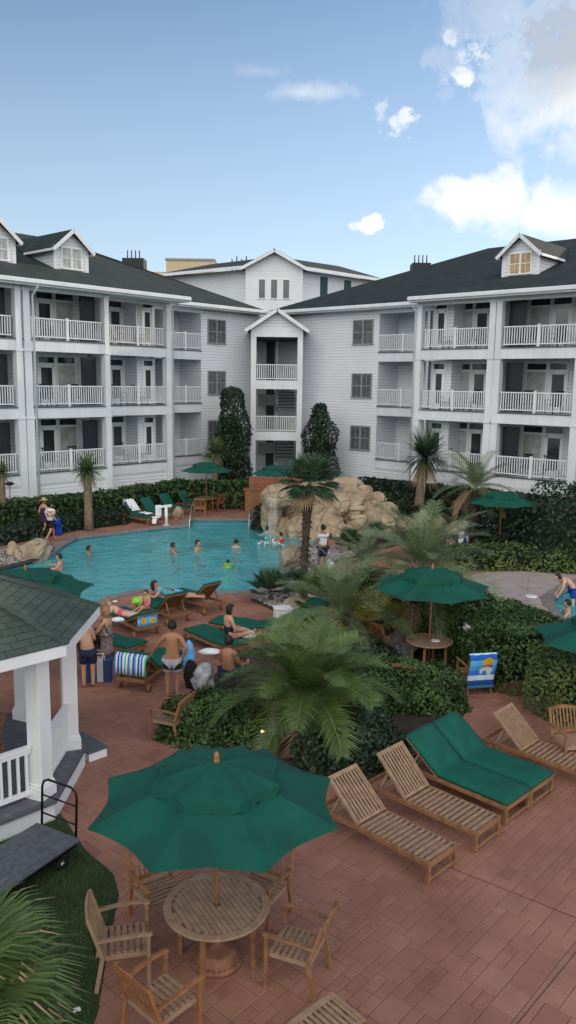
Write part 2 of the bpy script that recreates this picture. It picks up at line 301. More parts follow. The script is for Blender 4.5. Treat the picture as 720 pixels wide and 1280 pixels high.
# ------------------------------------------------------------------ helpers
class MB:
    def __init__(s): s.v = []; s.f = []; s.m = []; s.uv = None; s.mi = 0; s.X = Matrix(); s.sm = []
    def add(s, vs, fs, smooth=False):
        b = len(s.v); s.v += [tuple(s.X @ Vector(p)) for p in vs]
        for f in fs: s.f.append([b+i for i in f]); s.m.append(s.mi); s.sm.append(smooth)
        return s
    def box(s, c, d, rz=0, mtx=None, taper=1):
        x, y, z = d[0]/2, d[1]/2, d[2]/2; q = mtx or Matrix.Rotation(rz, 4, 'Z')
        vs = [Vector(c)+(q @ Vector((sx*x*(taper if sz > 0 else 1), sy*y*(taper if sz > 0 else 1), sz*z))) for sz in (-1, 1) for sx, sy in ((-1, -1), (1, -1), (1, 1), (-1, 1))]
        return s.add(vs, [(0, 3, 2, 1), (4, 5, 6, 7), (0, 1, 5, 4), (1, 2, 6, 5), (2, 3, 7, 6), (3, 0, 4, 7)])
    def b2(s, x0, x1, y0, y1, z0, z1): return s.box(((x0+x1)/2, (y0+y1)/2, (z0+z1)/2), (abs(x1-x0), abs(y1-y0), abs(z1-z0)))
    def bar(s, p, q, w, h, up=(0, 0, 1), taper=1):
        p, q = Vector(p), Vector(q); d = q-p; l = d.length; d.normalize(); u = Vector(up)
        if abs(d.dot(u)) > .98: u = Vector((0, 1, 0))
        r = d.cross(u).normalized(); u = r.cross(d)
        vs = []
        for e, k in ((p, 1), (q, taper)):
            for a, b in ((-1, -1), (1, -1), (1, 1), (-1, 1)): vs.append(e+r*a*w/2*k+u*b*h/2*k)
        return s.add(vs, [(0, 1, 2, 3), (4, 7, 6, 5), (0, 4, 5, 1), (1, 5, 6, 2), (2, 6, 7, 3), (3, 7, 4, 0)])
    def tube(s, pts, rad, n=8, cap=True):
        pts = [Vector(p) for p in pts]; m = len(pts)
        if not hasattr(rad, '__len__'): rad = [rad]*m
        vs = []; fs = []; pr = None
        for i, p in enumerate(pts):
            d = (pts[min(i+1, m-1)]-pts[max(i-1, 0)]).normalized()
            if pr is None: pr = d.orthogonal().normalized()
            pr = (pr-d*pr.dot(d)).normalized(); q = d.cross(pr)
            for k in range(n): a = 2*math.pi*k/n; vs.append(p+(pr*math.cos(a)+q*math.sin(a))*rad[i])
        for i in range(m-1):
            for k in range(n): fs.append((i*n+k, i*n+(k+1) % n, (i+1)*n+(k+1) % n, (i+1)*n+k))
        if cap: fs += [tuple(range(n-1, -1, -1)), tuple((m-1)*n+k for k in range(n))]
        return s.add(vs, fs, True)
    def lathe(s, prof, c=(0, 0, 0), n=24):
        c = Vector(c); vs = []; fs = []; m = len(prof)
        for r, z in prof:
            for k in range(n): a = 2*math.pi*k/n; vs.append(c+Vector((r*math.cos(a), r*math.sin(a), z)))
        for i in range(m-1):
            for k in range(n): fs.append((i*n+k, i*n+(k+1) % n, (i+1)*n+(k+1) % n, (i+1)*n+k))
        fs += [tuple(range(n-1, -1, -1)), tuple((m-1)*n+k for k in range(n))]
        return s.add(vs, fs, True)
    def prism(s, poly, z0, z1):
        n = len(poly); vs = [(x, y, z0) for x, y in poly]+[(x, y, z1) for x, y in poly]
        return s.add(vs, [tuple(range(n-1, -1, -1)), tuple(range(n, 2*n))]+[(i, (i+1) % n, n+(i+1) % n, n+i) for i in range(n)])
    def ball(s, c, r, n=12, m=8):
        c = Vector(c); r = (r, r, r) if not hasattr(r, '__len__') else r
        vs = [c+Vector((0, 0, -r[2]))]; fs = []
        for i in range(1, m):
            t = math.pi*i/m
            for k in range(n): a = 2*math.pi*k/n; vs.append(c+Vector((r[0]*math.sin(t)*math.cos(a), r[1]*math.sin(t)*math.sin(a), -r[2]*math.cos(t))))
        vs.append(c+Vector((0, 0, r[2])))
        for k in range(n):
            fs.append((0, 1+(k+1) % n, 1+k)); e = 1+(m-2)*n; fs.append((e+k, e+(k+1) % n, e+n))
            for i in range(m-2): b = 1+i*n; fs.append((b+k, b+(k+1) % n, b+n+(k+1) % n, b+n+k))
        return s.add(vs, fs, True)
    def build(s, name, mats, parent=None, bevel=0, loc=None):
        me = bpy.data.meshes.new(name); me.from_pydata(s.v, [], s.f)
        for q in (mats if isinstance(mats, (list, tuple)) else [mats]): me.materials.append(MATS[q])
        me.polygons.foreach_set('material_index', s.m); me.polygons.foreach_set('use_smooth', s.sm); me.update()
        o = bpy.data.objects.new(name, me); COL.objects.link(o)
        if parent: o.parent = parent
        if loc is not None: o.location = loc
        if bevel:
            md = o.modifiers.new('b', 'BEVEL'); md.width = bevel; md.segments = 1; md.limit_method = 'ANGLE'
        return o
def uvset(o, fn):
    me = o.data; uv = me.uv_layers.new(name='UVMap')
    for p in me.polygons:
        for li in p.loop_indices: uv.data[li].uv = fn(me.vertices[me.loops[li].vertex_index].co, p)
def tag(o, label, cat, group=None):
    o['label'] = label; o['category'] = cat
    if group: o['group'] = group
    return o
def thing(name, label, cat, loc=(0, 0, 0), rz=0, group=None):
    o = bpy.data.objects.new(name, None); COL.objects.link(o); o.location = loc; o.rotation_euler = (0, 0, rz); o.empty_display_size = .2
    return tag(o, label, cat, group)
def struct(o, kind='structure'): o['kind'] = kind; return o
def clone(o, loc, rz, label, group=None):
    def rec(a, par):
        c = a.copy(); COL.objects.link(c)
        if par: c.parent = par
        for ch in a.children: rec(ch, c)
        return c
    r = rec(o, None); r.location = loc; r.rotation_euler = (0, 0, rz); r['label'] = label
    if group: r['group'] = group
    return r
def flat_sheet(name, outer, holes, z, m, parent=None):
    loops = [[Vector((p[0], p[1], 0)) for p in outer]]+[[Vector((p[0], p[1], 0)) for p in h] for h in holes]
    tris = geometry.tessellate_polygon(loops); vs = [(v.x, v.y, z) for l in loops for v in l]
    b = MB(); fs = []
    for t in tris:
        a, c, d = (Vector(vs[i]) for i in t)
        fs.append(t if (c-a).cross(d-a).z > 0 else t[::-1])
    b.add(vs, fs); return b.build(name, m, parent)
def inside(p, poly):
    c = False; n = len(poly); x, y = p[0], p[1]
    for i in range(n):
        x1, y1 = poly[i][0], poly[i][1]; x2, y2 = poly[i-1][0], poly[i-1][1]
        if (y1 > y) != (y2 > y) and x < (x2-x1)*(y-y1)/(y2-y1)+x1: c = not c
    return c
def smooth_poly(P, it=2):
    for _ in range(it):
        Q = []
        for i in range(len(P)):
            a, b = P[i], P[(i+1) % len(P)]; Q += [(a[0]*.75+b[0]*.25, a[1]*.75+b[1]*.25), (a[0]*.25+b[0]*.75, a[1]*.25+b[1]*.75)]
        P = Q
    return P
def offset_poly(P, d):
    n = len(P); out = []; A = sum(P[i][0]*P[(i+1) % n][1]-P[(i+1) % n][0]*P[i][1] for i in range(n)); s = 1 if A > 0 else -1
    for i in range(n):
        a, b, c = Vector(P[i-1]), Vector(P[i]), Vector(P[(i+1) % n])
        n1 = Vector(((b-a).y, -(b-a).x)).normalized()*s; n2 = Vector(((c-b).y, -(c-b).x)).normalized()*s
        m = (n1+n2); m = m.normalized() if m.length > 1e-4 else n1
        k = d/max(.5, m.dot(n1)); out.append((b.x+m.x*k, b.y+m.y*k))
    return out
def polypx(l, z=0): return [tuple(at(x, y, z).xy) for x, y in l]

# ------------------------------------------------------------------ ground, pool, paving
WZ = -.10
pool = polypx([(-60, 735), (0, 713), (62, 698), (80, 684), (96, 675), (130, 671), (165, 667), (205, 662), (236, 660), (239, 652), (312, 652), (315, 660), (330, 661), (345, 666), (375, 668), (398, 672), (392, 682), (374, 690), (362, 704), (357, 722), (345, 733), (320, 741.5), (272, 744), (202, 739), (173, 741), (130, 751), (112, 762), (80, 790), (-60, 812)], WZ)
kid = polypx([(690, 752), (712, 737), (760, 718), (800, 760), (760, 800), (700, 775)], WZ)
spa = smooth_poly(polypx([(495, 668), (520, 661), (560, 664), (598, 674), (590, 690), (540, 686), (500, 680)], WZ), 1)
pools = [pool, kid, spa]
G = 900
struct(flat_sheet('ground', [(-G, -G), (G, -G), (G, G), (-G, G)], pools, -.03, 'soil'))
PAV = [(-24, 1), (18, 1), (18, 44), (-24, 44)]
struct(flat_sheet('patio', PAV, pools, -.004, 'grout'))
def tiles():
    th = R(48.5); c, s = math.cos(th), math.sin(th); u = .148; n = 470
    used = np.zeros((n, n), bool); V = []; Fc = []; T = []
    org = (0, -22); holes = [offset_poly(p, .05) for p in pools]
    kinds = [(1, 1), (2, 1), (1, 2), (2, 2), (3, 2), (2, 1), (1, 2), (3, 2), (2, 1)]
    rr = random.Random(3)
    def ok(x, y, z0=0):
        return -14 < x < 15 and 3.5 < y < 43 and abs(x) < y*.42+2.5
    for i in range(n):
        for j in range(n):
            if used[i, j]: continue
            for w_, h_ in (rr.choice(kinds), rr.choice(kinds), (2, 1), (1, 2), (1, 1)):
                if i+w_ <= n and j+h_ <= n and not used[i:i+w_, j:j+h_].any(): break
            else: w_, h_ = 1, 1
            used[i:i+w_, j:j+h_] = True
            cx, cy = (i+w_/2-90)*u, (j+h_/2-245)*u
            X, Y = cx*c-cy*s+4, cx*s+cy*c+14
            if not ok(X, Y): continue
            g = .0065 if Y < 20 else .009; b = .007; t = rr.gauss(.5, .22)
            a0, a1, b0, b1 = i*u+g/2-90*u, (i+w_)*u-g/2-90*u, j*u+g/2-245*u, (j+h_)*u-g/2-245*u
            z = .0025+rr.random()*.0015
            pts = []
            for (x0, x1, y0, y1, zz) in ((a0, a1, b0, b1, -.004), (a0+b, a1-b, b0+b, b1-b, z)):
                for x, y in ((x0, y0), (x1, y0), (x1, y1), (x0, y1)): pts.append((x*c-y*s+4, x*s+y*c+14, zz))
            if any(inside(p, h) for p in pts[:4] for h in holes): continue
            k = len(V); V += pts; Fc += [(k+4, k+5, k+6, k+7)]+[(k+q, k+(q+1) % 4, k+4+(q+1) % 4, k+4+q) for q in range(4)]; T += [t]*5
    me = bpy.data.meshes.new('paving'); me.from_pydata(V, [], Fc); me.materials.append(MATS['paver'])
    a = me.attributes.new('tint', 'FLOAT', 'FACE'); a.data.foreach_set('value', T); me.update()
    o = bpy.data.objects.new('paving', me); COL.objects.link(o); return struct(o)
tiles()
b = MB()
for p, q in (((250, 960), (760, 1163)), ((730, 1178), (630, 1300))):
    A, B = at(*p, .006), at(*q, .006); b.bar(A, B, .009, .002)
struct(b.build('paving_joint', 'soil'))
def basin(name, P, depth, cop=.36, tile=True):
    b = MB(); n = len(P)
    for mi, z0, z1 in ((0, .01, -.16), (1, -.16, -depth)):
        b.mi = mi; b.add([(x, y, z0) for x, y in P]+[(x, y, z1) for x, y in P], [((i+1) % n, i, n+i, n+(i+1) % n) for i in range(n)])
    o = struct(b.build(name+'_wall', ['pool_tile', 'pool_plaster']))
    struct(flat_sheet(name+'_floor', P, [], -depth, 'pool_plaster'))
    struct(flat_sheet(name+'_water', P, [], WZ, 'water'))
    if cop:
        Q = offset_poly(P, cop); c = MB(); I = offset_poly(P, -.03)
        vs = [(x, y, .028) for x, y in I]+[(x, y, .028) for x, y in Q]+[(x, y, -.05) for x, y in I]+[(x, y, -.03) for x, y in Q]
        fs = []
        for i in range(n):
            j = (i+1) % n; fs += [(i, j, n+j, n+i), (2*n+i, 2*n+j, j, i), (n+i, n+j, 3*n+j, 3*n+i)]
        c.add(vs, fs); o = struct(c.build(name+'_coping', 'coping'))
basin('pool', pool, 1.15); basin('splash_pool', kid, .55); basin('spa', spa, .8)
# wading steps at the back of the pool
b = MB(); A, B = at(240, 652, -.1), at(312, 652, -.1)
for i in range(4): b.box(((A.x+B.x)/2, A.y-.2-.38*i, -.22-.13*i), (B.x-A.x, .38, .12))
struct(b.build('pool_step', 'pool_plaster'))
# pale concrete deck by the splash pool
deck = polypx([(588, 716), (660, 714), (760, 716), (800, 730), (790, 790), (690, 800), (655, 770), (620, 745), (590, 728)])
hole = [offset_poly(kid, .37)]
struct(flat_sheet('splash_deck', smooth_poly(deck, 1), hole, .012, 'deck_light'))
b = MB()
for i in range(5):
    x = 7.0+i*1.1; b.bar((x, 22.6, .0135), (x+1.6, 27.8, .0135), .007, .002)
struct(b.build('deck_joint', 'soil'))
rim = polypx([(588, 729), (612, 741), (640, 757), (662, 772), (690, 776), (688, 784), (655, 784), (630, 768), (600, 748), (584, 736)])
b = MB(); b.prism(rim, .0, .10); tag(b.build('kerb', 'boulder', bevel=.02), 'low pale stone kerb edging the splash pool deck behind the hedge', 'kerb')
# beds and lawn
def mound(name, px, h, m, kind='structure', it=2):
    P = smooth_poly(polypx(px), it); I = offset_poly(P, -.12); n = len(P)
    b = MB(); b.add([(x, y, -.01) for x, y in P]+[(x, y, h) for x, y in I], [(i, (i+1) % n, n+(i+1) % n, n+i) for i in range(n)]+[tuple(range(n, 2*n)) if sum(I[i][0]*I[(i+1) % n][1]-I[(i+1) % n][0]*I[i][1] for i in range(n)) > 0 else tuple(range(2*n-1, n-1, -1))])
    o = struct(b.build(name, m)); return o, I
beds = {}
for k, px in dict(
    gravel_bed=[(305, 749), (345, 738), (362, 722), (366, 700), (380, 684), (410, 684), (440, 684), (470, 690), (450, 697), (420, 702), (408, 714), (412, 740), (425, 762), (460, 775), (480, 800), (400, 800), (360, 776), (330, 758)],
    shrub_bed=[(215, 880), (222, 925), (300, 950), (390, 965), (440, 985), (500, 965), (560, 915), (590, 890), (578, 830), (510, 812), (480, 790), (400, 790), (330, 800), (270, 840)],
    back_bed=[(470, 690), (520, 676), (610, 690), (800, 690), (800, 560), (400, 590), (320, 645), (330, 660), (400, 672), (460, 684)],
    hedge_bed=[(-140, 740), (-60, 690), (0, 672), (60, 664), (140, 656), (160, 643), (200, 625), (230, 615), (320, 613), (320, 590), (-200, 580)],
    side_bed=[(0, 712), (60, 697), (74, 686), (60, 678), (20, 684), (-60, 700), (-60, 725)],
    palm_bed=[(440, 700), (500, 692), (590, 694), (720, 692), (760, 714), (660, 712), (590, 716), (560, 730), (480, 735), (440, 728)],
    ).items():
    if k == 'palm_bed': continue
    o, I = mound(k, px, .06, 'soil'); beds[k] = I
lawn_px = [(-60, 980), (60, 990), (96, 1040), (112, 1065), (157, 1100), (140, 1180), (122, 1300), (60, 1400), (-200, 1500), (-200, 1100)]
lo, LI = mound('lawn', lawn_px, .03, 'lawn', it=1)
# ------------------------------------------------------------------ leaves in bulk
def fast_mesh(name, V, nper, mats, mi, tint, parent=None):
    """V (n, nper, 3) separate polygons"""
    n = len(V); me = bpy.data.meshes.new(name); me.vertices.add(n*nper); me.vertices.foreach_set('co', np.ascontiguousarray(V, dtype=np.float32).ravel())
    me.loops.add(n*nper); me.loops.foreach_set('vertex_index', np.arange(n*nper, dtype=np.int32))
    me.polygons.add(n); me.polygons.foreach_set('loop_start', np.arange(0, n*nper, nper, dtype=np.int32)); me.polygons.foreach_set('loop_total', np.full(n, nper, dtype=np.int32))
    me.update(calc_edges=True)
    for q in mats: me.materials.append(MATS[q])
    me.polygons.foreach_set('material_index', np.asarray(mi, dtype=np.int32))
    a = me.attributes.new('tint', 'FLOAT', 'FACE'); a.data.foreach_set('value', np.asarray(tint, dtype=np.float32))
    o = bpy.data.objects.new(name, me); COL.objects.link(o)
    if parent: o.parent = parent
    return o
def unit(a): return a/np.maximum(1e-6, np.linalg.norm(a, axis=-1, keepdims=True))
def leaf_quads(P, Nn, size, asp=.5, jit=.6):
    n = len(P); N2 = unit(Nn+rng.normal(0, jit, (n, 3))); t = unit(np.cross(N2, rng.normal(0, 1, (n, 3)))); s = np.cross(N2, t)
    z = (size*(.6+.8*rng.random(n)))[:, None]
    return np.stack([P-t*z, P+s*z*asp-t*z*.1, P+t*z, P-s*z*asp-t*z*.1], 1)
def clump(P, sc, off=0):
    """a slow varying random value, the colour of a shoot of leaves"""
    q = P*sc+off; return .5+.25*(np.sin(q[:, 0]*2.1+1.7*np.sin(q[:, 1]*1.3))+np.sin(q[:, 1]*1.9+q[:, 2]*2.3+1.1*np.sin(q[:, 0]*1.7)))
def pebbles(name, poly, n, lab, smin=.03, smax=.09, z=.06):
    xs = [p[0] for p in poly]; ys = [p[1] for p in poly]; pts = []
    while len(pts) < n:
        p = (random.uniform(min(xs), max(xs)), random.uniform(min(ys), max(ys)))
        if inside(p, poly): pts.append(p)
    ico = np.array([(0, 0, 1), (.9, 0, .3), (.28, .85, .3), (-.72, .53, .3), (-.72, -.53, .3), (.28, -.85, .3)])
    fs = [(0, i, i % 5+1) for i in range(1, 6)]; V = []; T = []
    for p in pts:
        s = random.uniform(smin, smax); a = random.random()*6.3; c, d = math.cos(a), math.sin(a); q = ico*np.array([s, s*random.uniform(.6, .9), s*.6]); q = np.stack([q[:, 0]*c-q[:, 1]*d+p[0], q[:, 0]*d+q[:, 1]*c+p[1], q[:, 2]+z-s*.1], 1)
        t = random.random()
        for f in fs: V.append(q[list(f)]); T.append(t)
    o = fast_mesh(name, np.array(V), 3, ['pebble'], [0]*len(V), T); o['label'] = lab; o['category'] = 'pebbles'; return struct(o, 'stuff')
pebbles('river_pebbles', beds['gravel_bed'], 6000, 'grey river pebbles in the bed between the pool and the walkway')
pebbles('river_pebbles', beds['side_bed'], 1500, 'grey river pebbles in the bed at the left end of the pool')
n = 90000; P = np.stack([rng.uniform(-5.5, -1.7, n), rng.uniform(5, 12.5, n), np.full(n, .03)], 1)
P = P[[inside(p, LI) for p in P]]; n = len(P)
an = rng.random(n)*6.3; h = rng.uniform(.025, .06, n); d = np.stack([np.cos(an), np.sin(an), 0*an], 1); ln = rng.normal(0, .02, (n, 3)); ln[:, 2] = h
V = np.stack([P-d*.0035, P+d*.0035, P+ln], 1)
o = fast_mesh('grass', V, 3, ['grass'], [0]*n, np.clip(clump(P, 2)*.6+rng.random(n)*.4, 0, 1)); o['label'] = 'short mown green grass on the small lawn beside the gazebo'; o['category'] = 'grass'; struct(o, 'stuff')

# ------------------------------------------------------------------ hotel
DK = (2.35, 5.45, 8.55); EAVE = 11.15; CORNER = (-1.3, 53.1, 0)
def railing(b, x0, x1, y, z, h=.98, step=.125, post=True, pr=.02):
    b.b2(x0, x1, y-.035, y+.035, z+h-.05, z+h); b.b2(x0, x1, y-.02, y+.02, z+.10, z+.15)
    n = max(2, int(abs(x1-x0)/step)); 
    for i in range(n):
        x = x0+(x1-x0)*(i+.5)/n; b.b2(x-pr, x+pr, y-.018, y+.018, z+.152, z+h-.052)
    if post:
        m = (x0+x1)/2; b.b2(m-.055, m+.055, y-.055, y+.055, z-.03, z+h+.07)
def window_unit(par, x, y, z0, z1, w, kind='window', frame='white', out=-1, curtain=False, pane=None):
    """a framed opening on a wall at y looking outwards (-y)"""
    b = MB(); t = .07; yo = y-.05
    b.b2(x-w/2-t, x+w/2+t, yo, y+.01, z1, z1+t); b.b2(x-w/2-t, x-w/2, yo, y+.01, z0, z1); b.b2(x+w/2, x+w/2+t, yo, y+.01, z0, z1)
    if kind != 'door': b.b2(x-w/2-t-.03, x+w/2+t+.03, yo-.03, y+.01, z0-t, z0)
    if kind == 'double':
        b.b2(x-.05, x+.05, yo, y, z0, z1); b.b2(x-w/2, x+w/2, yo+.015, y, (z0+z1)/2-.022, (z0+z1)/2+.022)
        for s in (-1, 1):
            b.b2(x+s*w*.26-.008, x+s*w*.26+.008, yo+.02, y, z0, z1)
    o = b.build('door' if kind == 'door' else 'window', frame, par)
    g = MB(); g.b2(x-w/2, x+w/2, y-.012, y-.004, z0, z1)
    if kind == 'door':
        d = MB(); d.b2(x-w/2, x+w/2, y-.03, y-.013, z0, z0+.28); d.b2(x-w/2, x-w/2+.13, y-.03, y-.013, z0, z1); d.b2(x+w/2-.13, x+w/2, y-.03, y-.013, z0, z1); d.b2(x-w/2, x+w/2, y-.03, y-.013, z1-.13, z1)
        d.build('stile', 'white', o)
        k = MB(); k.ball((x-w/2+.07, y-.06, z0+.95), .03, 6, 4); k.build('handle', 'steel', o)
    g.build('pane', pane if pane else 'curtain' if curtain else ('blind_glass' if kind == 'double' else 'dark_glass'), o)
    return o
def wing(side, bays, wins, posts, drains, label, dorm, wall_end, hip0):
    sg = -1 if side == 'L' else 1; ang = math.atan2(.743, .669) if side == 'L' else math.atan2(-.669, .743)
    root = thing('hotel_wing', label, 'building', CORNER, ang)
    FR = -2.53 if side == 'L' else -2.5
    END = 52.0; sh = 1.36 if side == 'L' else 1.0
    def X(s): return sg*s
    rec = bays[0]
    wl = MB(); wl.b2(X(0), X(wall_end), 0, .25, 0, EAVE)                       # gable-end wall with the paired windows
    wl.b2(X(wall_end), X(wall_end-.02), .25, 2.0, 0, EAVE)
    wl.b2(X(wall_end), X(END), 2.0, 2.2, 0, EAVE)
    wl.b2(X(rec[1]), X(rec[1]+.15), 0.0, 2.0, 0, EAVE)
    wl.build('wall', 'siding', root)
    bw = MB()
    for (s0, s1, kd, yf) in bays:
        bw.mi = 0
        if kd == 'rec': bw.b2(X(s0), X(s1+1.2), yf+.02, yf+.22, 0, DK[0]-.5)
        else:
            bw.b2(X(s0-.5), X(s1+.5), yf+.02, yf+.25, 0, DK[0]-.5)
            bw.b2(X(s0-.6), X(s1+.4), yf+2.1, yf+2.3, 0, EAVE)                    # the wall behind the balconies
            bw.b2(X(s1+.16), X(s1+.34), yf+.30, yf+2.1, 0, EAVE)
    bw.build('wall', 'siding', root)
    for (s0, s1, kd, yf) in bays:
        for z in DK:
            f = MB(); e0, e1 = (s0-.02, s1+1.2) if kd == 'rec' else (s0-.42, s1+.42)
            f.b2(X(e0), X(e1), yf-.02, yf+.10, z-.55, z-.06)
            f.b2(X(e0), X(e1), yf+.10, yf+2.1, z-.14, z-.03); f.mi = 1; f.b2(X(e0), X(e1), yf-.06, yf+.12, z-.058, z-.005)
            f.build('balcony_floor', ['trim', 'deck_edge'], root)
            r = MB(); railing(r, X(s0+.01), X(s1 if kd != 'rec' else s1+.05), yf+.04, z, post=True)
            r.build('railing', 'white', root)
            yb = yf+2.1 if kd != 'rec' else 2.0
            if kd == 'rec': window_unit(root, X(s1-.35), yb-.001, z+.02, z+2.0, .9, 'door')
            elif kd == 'a':
                window_unit(root, X(s1-.62-sh), yb, z, z+1.98, .88, 'door'); window_unit(root, X(s1-.62-sh), yb, z+2.08, z+2.38, .88)
                window_unit(root, X(s1-1.75-sh), yb, z+.12, z+1.98, 1.0, curtain=True); window_unit(root, X(s1-1.75-sh), yb, z+2.08, z+2.38, 1.0)
                p = MB(); p.b2(X(s0+.0), X(s0+.85), yf+.55, yf+.61, z+.03, z+2.38)
                for i in range(26): p.b2(X(s0+.05), X(s0+.80), yf+.535, yf+.55, z+.1+i*.086, z+.14+i*.086)
                p.build('closet_door', 'panel', root)
            else:
                window_unit(root, X(s1-.50-sh), yb, z, z+1.98, .82, 'door'); window_unit(root, X(s1-.50-sh), yb, z+2.08, z+2.38, .82)
                window_unit(root, X(s1-1.42-sh), yb, z+.12, z+1.98, .72, curtain=True); window_unit(root, X(s1-1.42-sh), yb, z+2.08, z+2.38, .72)
                window_unit(root, X(s0+.42), yf+.95, z, z+1.98, .62, 'door'); window_unit(root, X(s0+.42), yf+.95, z+2.08, z+2.36, .62)
                p = MB(); p.b2(X(s0-.1), X(s0+1.15), yf+.952, yf+2.08, z, z+2.5); p.build('partition', 'siding', root)
        # head beam and eave
        f = MB(); e0, e1 = (s0-.02, s1+1.2) if kd == 'rec' else (s0-.42, s1+.42)
        f.b2(X(e0), X(e1), yf-.04, yf+.14, 10.72, 11.1); f.b2(X(e0), X(e1), yf+.14, yf+2.1, 11.0, 11.08); f.build('head_beam', 'trim', root)
    for s, yf, w_ in posts:
        for k, (z0, z1, ww) in enumerate(((0, 5.0, .40), (5.0, 8.1, .36), (8.1, 10.8, .32))):
            p = MB(); q = ww*w_; p.b2(X(s-q/2), X(s+q/2), yf-.09, yf-.09+ww, z0, z1-.12); p.b2(X(s-q/2-.03), X(s+q/2+.03), yf-.12, yf-.06+ww, z1-.12, z1)
            p.build('post', 'trim', root)
    for x, z in wins: window_unit(root, X(x), -.002, z, z+1.32, 1.35, 'double', 'taupe')
    for s, yf in drains:
        d = MB(); d.tube([(X(s), yf-.62, 11.05), (X(s), yf-.6, 10.8), (X(s), yf-.16, 10.5), (X(s), yf-.16, .3)], .05, 8); d.build('downspout', 'trim', root)
    # roof: front slopes, hips and back
    a0 = bays[1][0]-.6; RZ, RY = 15.4, 9.4
    rf = MB(); H0 = hip0
    def rp(s, y, z): return (X(s), y, z)
    vs = [rp(a0, -3.15, 11.12), rp(END, -3.15, 11.12), rp(END, RY, RZ), rp(a0, RY, RZ),
          rp(H0, -.6, 11.2), rp(a0, -.6, 11.2), rp(H0+10, RY, RZ), rp(H0, 19.4, 11.2), rp(END, 19.4, 11.2)]
    rf.add(vs, [(0, 1, 2, 3) if sg > 0 else (3, 2, 1, 0), (4, 5, 3, 6) if sg > 0 else (6, 3, 5, 4), (4, 6, 7) if sg > 0 else (7, 6, 4), (6, 2, 8, 7) if sg > 0 else (7, 8, 2, 6), (0, 3, 5) if sg > 0 else (5, 3, 0)])
    ro = rf.build('roof', 'roof', root); uvset(ro, lambda c, p: (c.x if abs(p.normal.x) < .5 else c.y, c.z*2.6))
    g = MB()
    for s0, s1, y in ((a0, END, -3.15), (H0, a0, -.6)):
        z = 11.14 if y < -1 else 11.2
        g.b2(X(s0), X(s1), y-.13, y-.005, z-.17, z-.02); g.b2(X(s0), X(s1), y+.0, y+.05, z-.26, z-.03)
        g.b2(X(s0), X(s1), y+.05, y+(1.6 if y < -1 else .6), z-.24, z-.20)
        g.b2(X(s0), X(s1), y-.09, y-.07, z-.02, z+.015)
    g.b2(X(a0), X(a0+.04), -3.2, -.6, 10.88, 11.15)
    g.build('gutter', 'trim', root)
    for s in dorm:
        d = MB(); dx = X(s); w2 = .92; zb = 11.7; ze = 13.35; zp = 14.15; slope = .348
        yb = (ze-11.12)/slope-3.15; yp = (zp-11.12)/slope-3.15
        d.add([(dx-w2, 0, zb), (dx+w2, 0, zb), (dx+w2, 0, ze), (dx, 0, zp-.08), (dx-w2, 0, ze), (dx-w2, yb, ze), (dx+w2, yb, ze), (dx-w2, 0, 12.0), (dx+w2, 0, 12.0)],
              [(0, 1, 2, 3, 4), (0, 4, 5), (1, 6, 2)])
        do = d.build('dormer', 'siding', root)
        rr = MB(); ov = .28; k = (zp-ze)/w2
        for q in (-1, 1):
            e = (dx+q*(w2+ov), ze-k*ov)
            v = [(e[0], -.3, e[1]), (dx, -.3, zp), (dx, yp, zp), (e[0], (e[1]-11.12)/slope-3.15, e[1])]
            v2 = [(a, b_, c+.05) for a, b_, c in v]; rr.add([*v, *v2], [(0, 1, 2, 3), (7, 6, 5, 4), (0, 4, 5, 1), (3, 7, 4, 0)])
        r_ = rr.build('roof', 'roof', do); uvset(r_, lambda c, p: (c.y, c.z*2))
        tr = MB()
        for q in (-1, 1):
            e = Vector((dx+q*(w2+ov), -.31, ze-k*ov-.03)); tr.bar(e, (dx, -.31, zp-.03), .05, .17, up=(0, 0, 1)); tr.bar(e+Vector((0, .03, .02)), (e.x, max(0, (e.z-11.12)/slope-3.15), e.z+.02), .05, .12)
            tr.b2(dx+q*w2-.09, dx+q*w2+.09, -.02, .06, 12.12, ze)
        tr.build('fascia', 'trim', do)
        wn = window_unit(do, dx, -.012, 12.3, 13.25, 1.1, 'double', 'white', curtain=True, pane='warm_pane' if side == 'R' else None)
    return root
Lb = [(6.0, 8.4, 'rec', 0), (10.2, 13.75, 'b', -1.73), (14.8, 18.65, 'a', -2.53), (19.6, 23.4, 'a', -2.53)]
Rb = [(8.65, 11.9, 'rec', 0), (13.3, 16.95, 'b', -2.5), (17.75, 21.35, 'a', -2.5), (22.15, 25.9, 'a', -2.5)]
WL = wing('L', Lb, [(4.75, z) for z in (3.0, 6.0, 9.05)], [(9.95, -1.73, 1), (14.1, -1.73, 1), (14.55, -2.53, .8), (18.9, -2.53, 1), (19.32, -2.53, .9), (23.6, -2.53, 1), (24.0, -2.53, 1)], [(18.62, -2.53), (9.75, -1.73)],
     'left white clapboard hotel wing with three tiers of balconies and two visible roof dormers', [14.77, 18.85, 23.0], 6.0, 1.0)
WR = wing('R', Rb, [(7.5, z) for z in (2.85, 5.95, 9.05)], [(13.02, -2.5, 1), (17.2, -2.5, 1), (17.55, -2.5, .9), (21.6, -2.5, 1), (22.0, -2.5, .9)], [(12.85, -2.5)],
     'right white clapboard hotel wing with three tiers of balconies and one roof dormer', [17.2], 8.65, 0.2)
